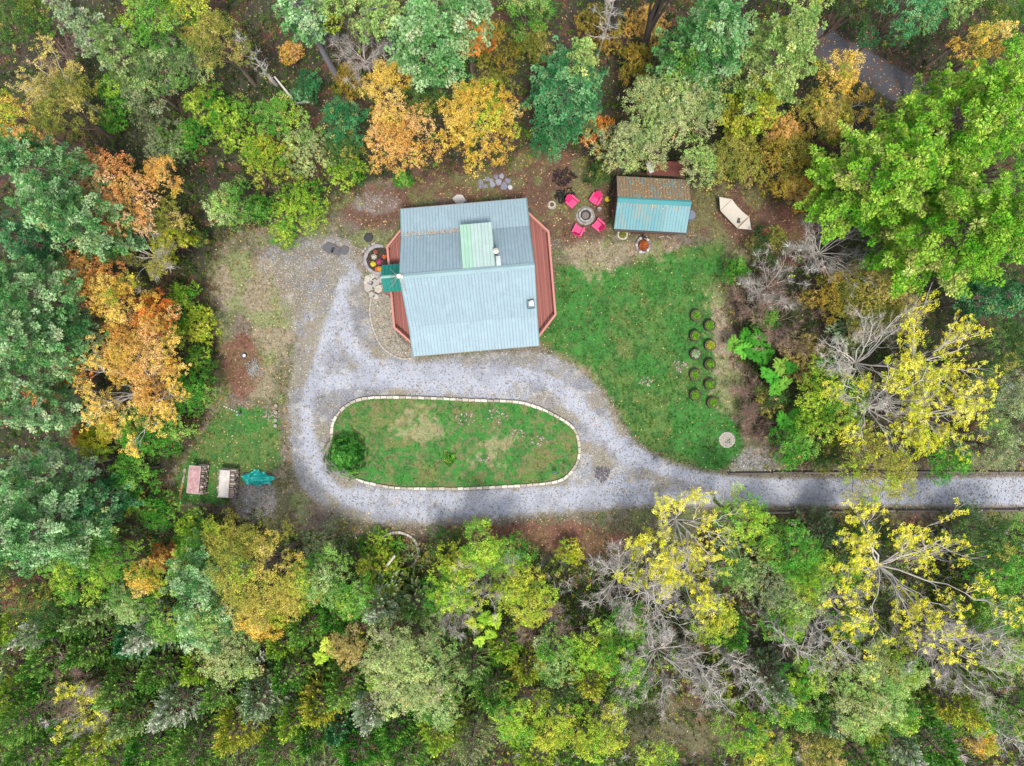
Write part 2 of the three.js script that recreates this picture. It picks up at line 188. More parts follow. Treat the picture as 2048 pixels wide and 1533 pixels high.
const leafMat = new THREE.MeshPhysicalMaterial({ color: base(0xffffff), vertexColors: true, roughness: 0.85, specularIntensity: 0.1, transmission: 0.14, thickness: 0, side: THREE.DoubleSide });
const needleMat = new THREE.MeshPhysicalMaterial({ color: base(0xffffff), vertexColors: true, roughness: 0.75, specularIntensity: 0.1, transmission: 0.12, thickness: 0, side: THREE.DoubleSide });
const SHAPES = { broad: [GEO.broad(1, 18, 0.5), leafMat], fine: [GEO.broad(2, 26, 0.36), leafMat], big: [GEO.broad(3, 12, 0.62), leafMat], tuft: [GEO.tuft(4), needleMat], plume: [GEO.plume(5), needleMat], frond: [GEO.frond(6), leafMat], spray: [GEO.spray(7), needleMat], grass: [GEO.grass(8), leafMat], leaf: [GEO.leaf(9), leafMat], twigs: [GEO.twigs(10), needleMat] };
const UPV = V(0, 1, 0), Q = new THREE.Quaternion(), Q2 = new THREE.Quaternion(), M4 = new THREE.Matrix4(), S3 = V(1, 1, 1);
class Cloud {
  constructor(shape) { this.shape = shape; this.m = []; this.c = []; }
  add(p, s, col, r, out, tilt = 0.6, sy = 1) { Q.setFromAxisAngle(UPV, r() * 6.2832); if (out) { const d = out.clone().multiplyScalar(tilt).add(V((r() - 0.5) * 0.5, 1, (r() - 0.5) * 0.5)).normalize(); Q2.setFromUnitVectors(UPV, d); Q.premultiply(Q2); } M4.compose(p, Q, S3.set(s, s * sy, s)); for (let i = 0; i < 16; i++) this.m.push(M4.elements[i]); this.c.push(col.r, col.g, col.b); }
  build(name, parent) { const n = this.c.length / 3; if (!n) return; const [g, m] = SHAPES[this.shape], o = shade(new THREE.InstancedMesh(g, m, n)); o.instanceMatrix.array.set(this.m); o.instanceColor = new THREE.InstancedBufferAttribute(new Float32Array(this.c), 3); o.name = name; o.userData.kind = 'stuff'; parent.add(o); return o; }
}
// colour of a clump: one of the palette's tones, a little off
const tmpC = new THREE.Color();
function tone(pal, t, r, v = 0.24) { const n = pal.length - 1, i = clamp(t) * n, a = pal[Math.floor(i)], b = pal[Math.min(n, Math.floor(i) + 1)]; tmpC.copy(a).lerp(b, i - Math.floor(i)); const k = 1 + (r() - 0.5) * 2 * v; return tmpC.setRGB(tmpC.r * k * (1 + (r() - 0.5) * v), tmpC.g * k, tmpC.b * k); }
const pal = (...h) => h.map(lin);
const PAL = {
  mint: pal(0x2c6236, 0x488446, 0x6ea662, 0xa4cc94, 0xc0d8ac), teal: pal(0x1f5430, 0x327444, 0x549660, 0x88bc84), green: pal(0x306420, 0x48842c, 0x6ca040, 0x94bc5c), bright: pal(0x347618, 0x509822, 0x78b434, 0xa2c84c, 0xccd87c), light: pal(0x67944a, 0x83aa58, 0xa0bd6c, 0xc0cc84),
  pale: pal(0x74905a, 0x92a868, 0xa8b478, 0x9a9a7c), olive: pal(0x56652c, 0x6e7a34, 0x8a8c3e, 0x9a9648), dark: pal(0x243e20, 0x335428, 0x466a34, 0x5c7e40), lime: pal(0x568426, 0x74a430, 0x98bc3c, 0xbcd054), fresh: pal(0x2c6a22, 0x3c8228, 0x549a34, 0x80b048),
  silver: pal(0x54784a, 0x7c9e6c, 0xa4bc90, 0xd4dcc8), grey: pal(0x4c6240, 0x627a50, 0x7c8e64, 0x949c7c), sage: pal(0x42702f, 0x629044, 0x8aac60, 0xb4c88c), twig: pal(0x8c8884, 0xa4a09c, 0xbcb8b4, 0x787470), dusty: pal(0x6c5a50, 0x84726a, 0x8a6c68, 0x9c8c7c),
  orange: pal(0xb07048, 0xc88a50, 0xd8a468, 0xdcb48c), red: pal(0xa05028, 0xbc682c, 0xd08038, 0xc89044), gold: pal(0xac8c34, 0xc8a644, 0xd8ba58, 0xd4be78), amber: pal(0xac783c, 0xc49448, 0xd4aa60, 0xd0a878), lemon: pal(0x8c9c24, 0xb4b82c, 0xd0cc40, 0xdcd878), yellow: pal(0x74901c, 0x9cac26, 0xc4c434, 0xdcd870), ygreen: pal(0x6c8c2c, 0x8ea834, 0xacb83c, 0xc4c050), tan: pal(0x90844c, 0xa89a58, 0xb8aa60, 0xb0a070), rust: pal(0x6c4a3a, 0x806048, 0x8c7050, 0x7c6858), deep: pal(0x1e4a1a, 0x2c6022, 0x3e7a2e, 0x5c9440), maroon: pal(0x6c383c, 0x884850, 0x98585c, 0x8c6058), goldolive: pal(0x6c7834, 0x8c903c, 0xaca44a, 0xc8b05c), mossgold: pal(0x6a6a28, 0x80782c, 0x988434, 0xa88c3c),
};
function barkTex(a, b) { return texture(128, 256, (x, y, o) => { const n = fbm(x * 0.22, y * 0.05, 3), k = HT[(x * 71 + y * 331) & 65535]; o[0] = a[0]; o[1] = a[1]; o[2] = a[2]; lerp3(o, b, clamp(n * 1.3 - 0.25 + (k - 0.5) * 0.3)); }); }
const bark = { grey: std(0xffffff, 0.95, { map: barkTex([140, 138, 146], [98, 96, 106]) }), dark: std(0xffffff, 0.95, { map: barkTex([74, 66, 62], [44, 38, 36]) }), pale: std(0xffffff, 0.9, { map: barkTex([200, 197, 192], [156, 152, 148]) }), brown: std(0xffffff, 0.95, { map: barkTex([132, 116, 104], [92, 80, 72]) }) };
// limbs: tapered tubes of few sides collected in one geometry
class Wood {
  constructor() { this.p = []; this.n = []; this.u = []; }
  tube(pts, r0, r1, sides = 4) {
    const rings = pts.map((c, i) => { const t = pts[Math.min(i + 1, pts.length - 1)].clone().sub(pts[Math.max(i - 1, 0)]).normalize(), a = Math.abs(t.y) > 0.9 ? V(1, 0, 0) : V(0, 1, 0), x = a.clone().cross(t).normalize(), y = t.clone().cross(x), q = mixf(r0, r1, i / (pts.length - 1)); return [...Array(sides)].map((_, k) => { const w = k / sides * 6.2832, nn = x.clone().multiplyScalar(Math.cos(w)).addScaledVector(y, Math.sin(w)); return [c.clone().addScaledVector(nn, q), nn]; }); });
    for (let i = 0; i + 1 < rings.length; i++) for (let k = 0; k < sides; k++) { const a = rings[i][k], b = rings[i][(k + 1) % sides], c = rings[i + 1][(k + 1) % sides], d = rings[i + 1][k]; for (const [v, uu, vv] of [[a, k, i], [b, k + 1, i], [c, k + 1, i + 1], [a, k, i], [c, k + 1, i + 1], [d, k, i + 1]]) { this.p.push(v[0].x, v[0].y, v[0].z); this.n.push(v[1].x, v[1].y, v[1].z); this.u.push(uu / sides, vv * 0.5); } }
  }
  build(name, m, parent, kind) { if (!this.p.length) return; const g = new THREE.BufferGeometry(); g.setAttribute('position', new THREE.Float32BufferAttribute(this.p, 3)); g.setAttribute('normal', new THREE.Float32BufferAttribute(this.n, 3)); g.setAttribute('uv', new THREE.Float32BufferAttribute(this.u, 2)); const o = part(name, g, m, parent); if (kind) o.userData.kind = kind; return o; }
}
const bend = (a, b, k, r, sag = 0) => { const out = [a.clone()], n = 4; for (let i = 1; i <= n; i++) { const t = i / n; out.push(a.clone().lerp(b, t).add(V((r() - 0.5) * k, sag * Math.sin(t * 3.14) + (r() - 0.5) * k, (r() - 0.5) * k))); } return out; };
// spreading limbs from the trunk's head to a dome of radius R, each dividing twice; returns the ends of the twigs
function limbs(w, r, base, R, hb, ht, n, fine, rad) {
  const tips = [];
  for (let i = 0; i < n; i++) {
    const a = i / n * 6.2832 + r() * 0.9, q = R * (0.55 + 0.45 * r()), e = V(base.x + Math.cos(a) * q, mixf(hb, ht, 0.45 + 0.45 * r() - 0.25 * q / R), base.z + Math.sin(a) * q), l1 = bend(base, e, R * 0.09, r, R * 0.08);
    w.tube(l1, rad, rad * 0.3, 5);
    for (let j = 0; j < 5; j++) {
      const s = l1[1 + Math.floor(r() * 3.99)], len = R * (0.25 + 0.4 * r()), d = e.clone().sub(base).setY(0).normalize().applyAxisAngle(UPV, (r() - 0.5) * 2.4).add(V(0, 0.25 + 0.7 * r(), 0)).normalize(), e2 = s.clone().addScaledVector(d, len), l2 = bend(s, e2, len * 0.14, r);
      w.tube(l2, rad * 0.38, rad * 0.12, 4); tips.push(e2);
      for (let k = 0; k < fine; k++) { const s3 = l2[1 + Math.floor(r() * 3.99)], d3 = d.clone().applyAxisAngle(UPV, (r() - 0.5) * 2.2).add(V(0, (r() - 0.3) * 0.8, 0)).normalize(), l = len * (0.3 + 0.4 * r()), e3 = s3.clone().addScaledVector(d3, l); w.tube([s3, s3.clone().lerp(e3, 0.5).add(V((r() - 0.5) * l * 0.15, l * 0.06, (r() - 0.5) * l * 0.15)), e3], rad * 0.16, rad * 0.06, 3); tips.push(e3); }
    }
    tips.push(e);
  }
  return tips;
}
const ALT = { gold: 'ygreen', amber: 'gold', orange: 'amber', green: 'lime', lime: 'fresh', pale: 'light', sage: 'green', ygreen: 'lime', olive: 'tan', dark: 'olive', fresh: 'green', goldolive: 'ygreen', red: 'amber', light: 'ygreen', mossgold: 'olive', grey: 'sage', yellow: 'lime', mint: 'light', bright: 'lime' };
const KIND = {
  P: ['pine_tree', 'tree'], B: ['leafy_tree', 'tree'], C: ['cedar_tree', 'tree'], S: ['sparse_tree', 'tree'], D: ['bare_tree', 'bare tree'], K: ['dead_tree', 'dead tree'], H: ['shrub', 'shrub'], F: ['sumac', 'sumac'], T: ['tall_tree', 'tree'],
};
let treeSeed = 100, copiesMade = 0;
// kind, place of the crown's middle on the plan, crown radius there, height, tones, label
function plant(kind, px, py, rp, h, tones, label, o = {}) {
  const r = rngOf(++treeSeed * 7919), hm = o.hm ?? h * { P: 0.72, B: 0.66, C: 0.55, S: 0.75, D: 0.65, K: 0.6, H: 0.5, F: 0.7, T: 0.7 }[kind], R = rp * (kind === 'C' && py > 1000 ? 1.15 : py > 1050 && kind === 'B' ? 1.1 : 1) * (EYE - hm) / F, c = at(px, py, hm), P = PAL[tones] || PAL.green;
  if (py > 1050 && (kind === 'C' || kind === 'B')) { h *= 1.0 + 0.35 * hsh(px, py); } if (py > 1100 && (kind === 'D' || kind === 'K')) h *= 1.25; const [nm, cat] = KIND[kind], t = thing(o.name || nm, label, o.cat || cat, [c.x, 0, c.z], 0, o.group), head = V(0, h * 0.5, 0), dens = o.dens ?? (kind === 'H' ? 0.72 : 1);
  const trunk = new Wood(), br = new Wood(), bk = bark[o.bark || (kind === 'D' || kind === 'K' || kind === 'S' ? 'pale' : 'brown')], tr = o.tr ?? clamp(h * 0.018, 0.03, 0.3);
  const stem = (top, k = 0.02, th = 0.35) => trunk.tube([V(0, -0.05, 0), V((r() - 0.5) * h * k, h * 0.25, (r() - 0.5) * h * k), V((r() - 0.5) * h * k, top * 0.6, (r() - 0.5) * h * k), V(0, top, 0)], tr, tr * th, 7);
  if (kind === 'P') {
    stem(h * 0.97, 0.01, 0.12); const cl = new Cloud('tuft'), hb = h * (o.base ?? 0.4), lv = Math.max(6, Math.round((h - hb) / 0.95)), ts = (o.ts ?? 0.36) * 0.7;
    for (let k = 0; k < lv; k++) {
      const f = k / (lv - 1), y = h - 0.3 - f * (h - hb), L = R * (0.16 + 0.92 * Math.pow(f, 0.62)) * (f > 0.8 ? 0.95 - (f - 0.8) : 1), nb = 5 + (k % 3) + (f > 0.3 ? 2 : 0), a0 = r() * 6;
      for (let i = 0; i < nb; i++) {
        const a = a0 + i / nb * 6.2832 + (r() - 0.5) * 0.5, l = L * (0.72 + 0.36 * r()), d = V(Math.cos(a), 0, Math.sin(a)), s = V(-d.z, 0, d.x), rise = 0.22 * (1 - f) + 0.1, bt = clamp(0.2 + 0.7 * fbm(px * 0.03 + d.x * l * 0.5, py * 0.03 + d.z * l * 0.5 + k, 2) + (r() - 0.5) * 0.35), yy = (q) => y + q * rise * 0.6 + 0.3 * Math.pow(q / l, 3) * Math.min(1, l * 0.3);
        br.tube([V(0, y, 0), d.clone().multiplyScalar(l * 0.5).setY(yy(l * 0.5)), d.clone().multiplyScalar(l).setY(yy(l))], 0.05 * (0.4 + f) * tr / 0.2, 0.012, 3);
        for (let q = l; q > l * (f < 0.35 ? 0.1 : 0.38); q -= 0.3 / dens) {
          const wd = Math.min(0.95, (l - q) * 0.42 + 0.05);
          for (const sg of wd > 0.65 ? [-1, -0.4, 0.4, 1] : wd > 0.2 ? [-1, 0, 1] : [0]) { if (r() < 0.14) continue; const p = d.clone().multiplyScalar(q + (r() - 0.5) * 0.2).addScaledVector(s, sg * wd * (0.6 + 0.5 * r())); p.y = yy(q) + (r() - 0.4) * 0.25; cl.add(p, ts * (0.75 + 0.6 * r()), tone(r() < 0.02 ? PAL.light : P, bt + (r() - 0.5) * 0.4, r), r, d.clone().addScaledVector(s, sg * 0.7), 0.7); }
        }
      }
    }
    cl.build('crown', t);
  } else if (kind === 'B' || kind === 'H' || kind === 'T') {
    const hb = kind === 'H' ? h * 0.12 : h * (o.base ?? 0.36); stem(kind === 'T' ? h * 0.8 : h * 0.55, 0.03); const cs = o.cs ?? (kind === 'H' ? 0.17 : 0.21), cl = new Cloud(o.shape || (kind === 'H' ? 'broad' : 'fine'));
    const lobes = Math.round((o.lobes ?? 9) + R * R * 2.2), ga = 2.39996;
    for (let i = 0; i < lobes; i++) {
      const u = (i + 0.5) / lobes, q = R * Math.sqrt(u) * (0.86 + 0.2 * (r() - 0.5)), a = i * ga + (r() - 0.5) * 0.7, lr = Math.min(R * 0.5, (0.34 + R * 0.13) * (0.75 + 0.6 * r())), wob = 0.82 + 0.36 * fbm(Math.cos(a) * 1.4 + px, Math.sin(a) * 1.4 + py, 2);
      const c0 = V(Math.cos(a) * q * wob, mixf(hb, h, clamp(0.3 + 0.62 * Math.sqrt(Math.max(0, 1 - u * 0.92)) + (r() - 0.5) * 0.22)) - lr * 0.4, Math.sin(a) * q * wob), lt = clamp(0.1 + 0.8 * r() + (o.bias || 0)), LP = r() < 0.22 && ALT[tones] ? PAL[ALT[tones]] : P;
      if (i % 2 === 0) br.tube(bend(V(0, h * 0.42 * (0.6 + 0.4 * r()), 0), c0, R * 0.06, r, 0.1), tr * 0.4, 0.012, 4);
      const n = Math.round((lr * lr * 48 * dens + 7) * (0.25 / cs) ** 1.4);
      for (let k = 0; k < n; k++) { const d = dirIn(r, -0.45), p = c0.clone().addScaledVector(d, lr * (0.55 + 0.5 * r())); p.y = c0.y + (p.y - c0.y) * 0.8; cl.add(p, cs * (0.55 + 0.95 * r() * r()), tone(r() < 0.03 ? PAL.tan : LP, lt + (r() - 0.5) * 0.4, r), r, d, 0.8); }
    }
    cl.build('crown', t);
    if (o.twigs) limbs(br, r, V(0, h * 0.35, 0), R * 0.95, h * 0.3, h * 1.04, 5, 3, tr * 0.5);
  } else if (kind === 'C') {
    stem(h * 0.9, 0.02, 0.1); const cl = new Cloud(o.shape || 'plume'), n = Math.round((46 + R * R * 58) * dens), cs = o.cs ?? 0.31;
    for (let i = 0; i < n; i++) { const u = (i + 0.5) / n, f = Math.pow(u, 0.62), a = i * 2.39996 + r() * 0.6, spoke = 0.62 + 0.5 * fbm(Math.cos(a) * 2.4 + px, Math.sin(a) * 2.4 + i * 0.02, 2), q = R * f * spoke * (0.65 + 0.45 * r()) * 1.15, d = V(Math.cos(a), 0, Math.sin(a)), p = d.clone().multiplyScalar(q); p.y = h * (1 - 0.86 * f) * (0.85 + 0.15 * r()) + 0.1; cl.add(p, cs * (0.75 + 0.6 * r()), tone(P, 1.3 * fbm(p.x * 1.3 + px, p.z * 1.3 + py, 2) - 0.1 + (r() - 0.5) * 0.7, r), r, d, 0.25 + 1.5 * f); if (i % 5 === 0) br.tube([V(0, p.y * 0.85, 0), p], 0.03, 0.01, 3); }
    cl.build('crown', t);
  } else if (kind === 'S' || kind === 'D') {
    const f = (o.fine ?? (kind === 'D' ? 5 : 4)) + (kind === 'D' ? 2 : 0), base = V(0, h * 0.36, 0); stem(h * 0.38, 0.02, 0.7);
    const tips = limbs(br, r, base, R, h * 0.45, h, o.n ?? (kind === 'D' ? 9 : 8), f, (o.br ?? clamp(h * 0.011, 0.03, 0.1)) * 0.75);
    if (kind === 'D') { const cl = new Cloud('twigs'); for (const p of tips) if (r() < 0.38) cl.add(p.clone(), 0.3 + 0.35 * r(), tone(o.bark === 'brown' ? PAL.dusty : PAL.twig, r(), r), r, p.clone().setY(0).normalize(), 0.7); cl.build('twig', t); }
    if (kind === 'S' || o.leaves) { const cl = new Cloud('big'), keep = o.keep ?? 0.62; for (const p of tips) { const u = fbm(p.x * 0.6 + px, p.z * 0.6 + py, 2); if (u + r() * 0.3 > 1.0 - keep * 0.6) { const nn = 1 + Math.floor(r() * 3.2 * dens); for (let k = 0; k < nn; k++) cl.add(p.clone().add(dirIn(r).multiplyScalar(0.3)), 0.12 + 0.1 * r(), tone(PAL[o.leaves || tones], u * 0.6 + r() * 0.5, r), r, null); } } cl.build('crown', t); }
  } else if (kind === 'K') { // a dead pole with side branches that point up
    stem(h, 0.05, 0.12); const n = Math.round(h * 2.8), cl = new Cloud('twigs');
    for (let i = 0; i < n; i++) { const f = 0.22 + 0.76 * i / n, a = i * 2.39996 + r(), L = R * (1.15 - 0.8 * f) * (0.5 + 0.7 * r()), d = V(Math.cos(a), 0.45 + 0.5 * r(), Math.sin(a)).normalize(), s = V(0, h * f, 0), l = bend(s, s.clone().addScaledVector(d, L), L * 0.1, r); br.tube(l, tr * 0.4 * (1.1 - f), 0.008, 4); for (let k = 0; k < 4; k++) { const s2 = l[1 + Math.floor(r() * 3.9)], e2 = s2.clone().addScaledVector(d.clone().add(dirIn(r).multiplyScalar(0.8)).normalize(), L * (0.2 + 0.3 * r())); br.tube([s2, e2], 0.014, 0.006, 3); if (r() < 0.35) cl.add(e2, 0.25 + 0.25 * r(), tone(PAL.twig, r(), r), r, d, 0.8); } }
    cl.build('twig', t);
    if (o.leaves) { const c2 = new Cloud('plume'); for (let i = 0; i < 40 * dens; i++) { const f = 0.55 + 0.45 * r(), d = dirIn(r, 0); c2.add(V(d.x * R * 0.5 * (1.2 - f), h * f, d.z * R * 0.5 * (1.2 - f)), 0.2 + 0.12 * r(), tone(PAL[o.leaves], r(), r), r, d, 0.8); } c2.build('crown', t); }
  } else if (kind === 'F') {
    const cl = new Cloud('frond'), n = Math.max(3, Math.round(R * R * 2.6)); for (let i = 0; i < n; i++) { const a = i * 2.4, q = R * 0.72 * Math.sqrt(i / n), y = h * (0.65 + 0.35 * r()), p = V(Math.cos(a) * q, y, Math.sin(a) * q); br.tube([V(Math.cos(a) * q * 0.3, 0, Math.sin(a) * q * 0.3), V(Math.cos(a) * q * 0.8, y * 0.6, Math.sin(a) * q * 0.8), p], 0.03, 0.02, 4); cl.add(p, (o.cs ?? 0.62) * (0.8 + 0.5 * r()), tone(P, r(), r), r, V(Math.cos(a), 0, Math.sin(a)), 0.25); } cl.build('crown', t);
  }
  trunk.build('trunk', bk, t); br.build('branchwork', bk, t, 'stuff');
  return t;
}
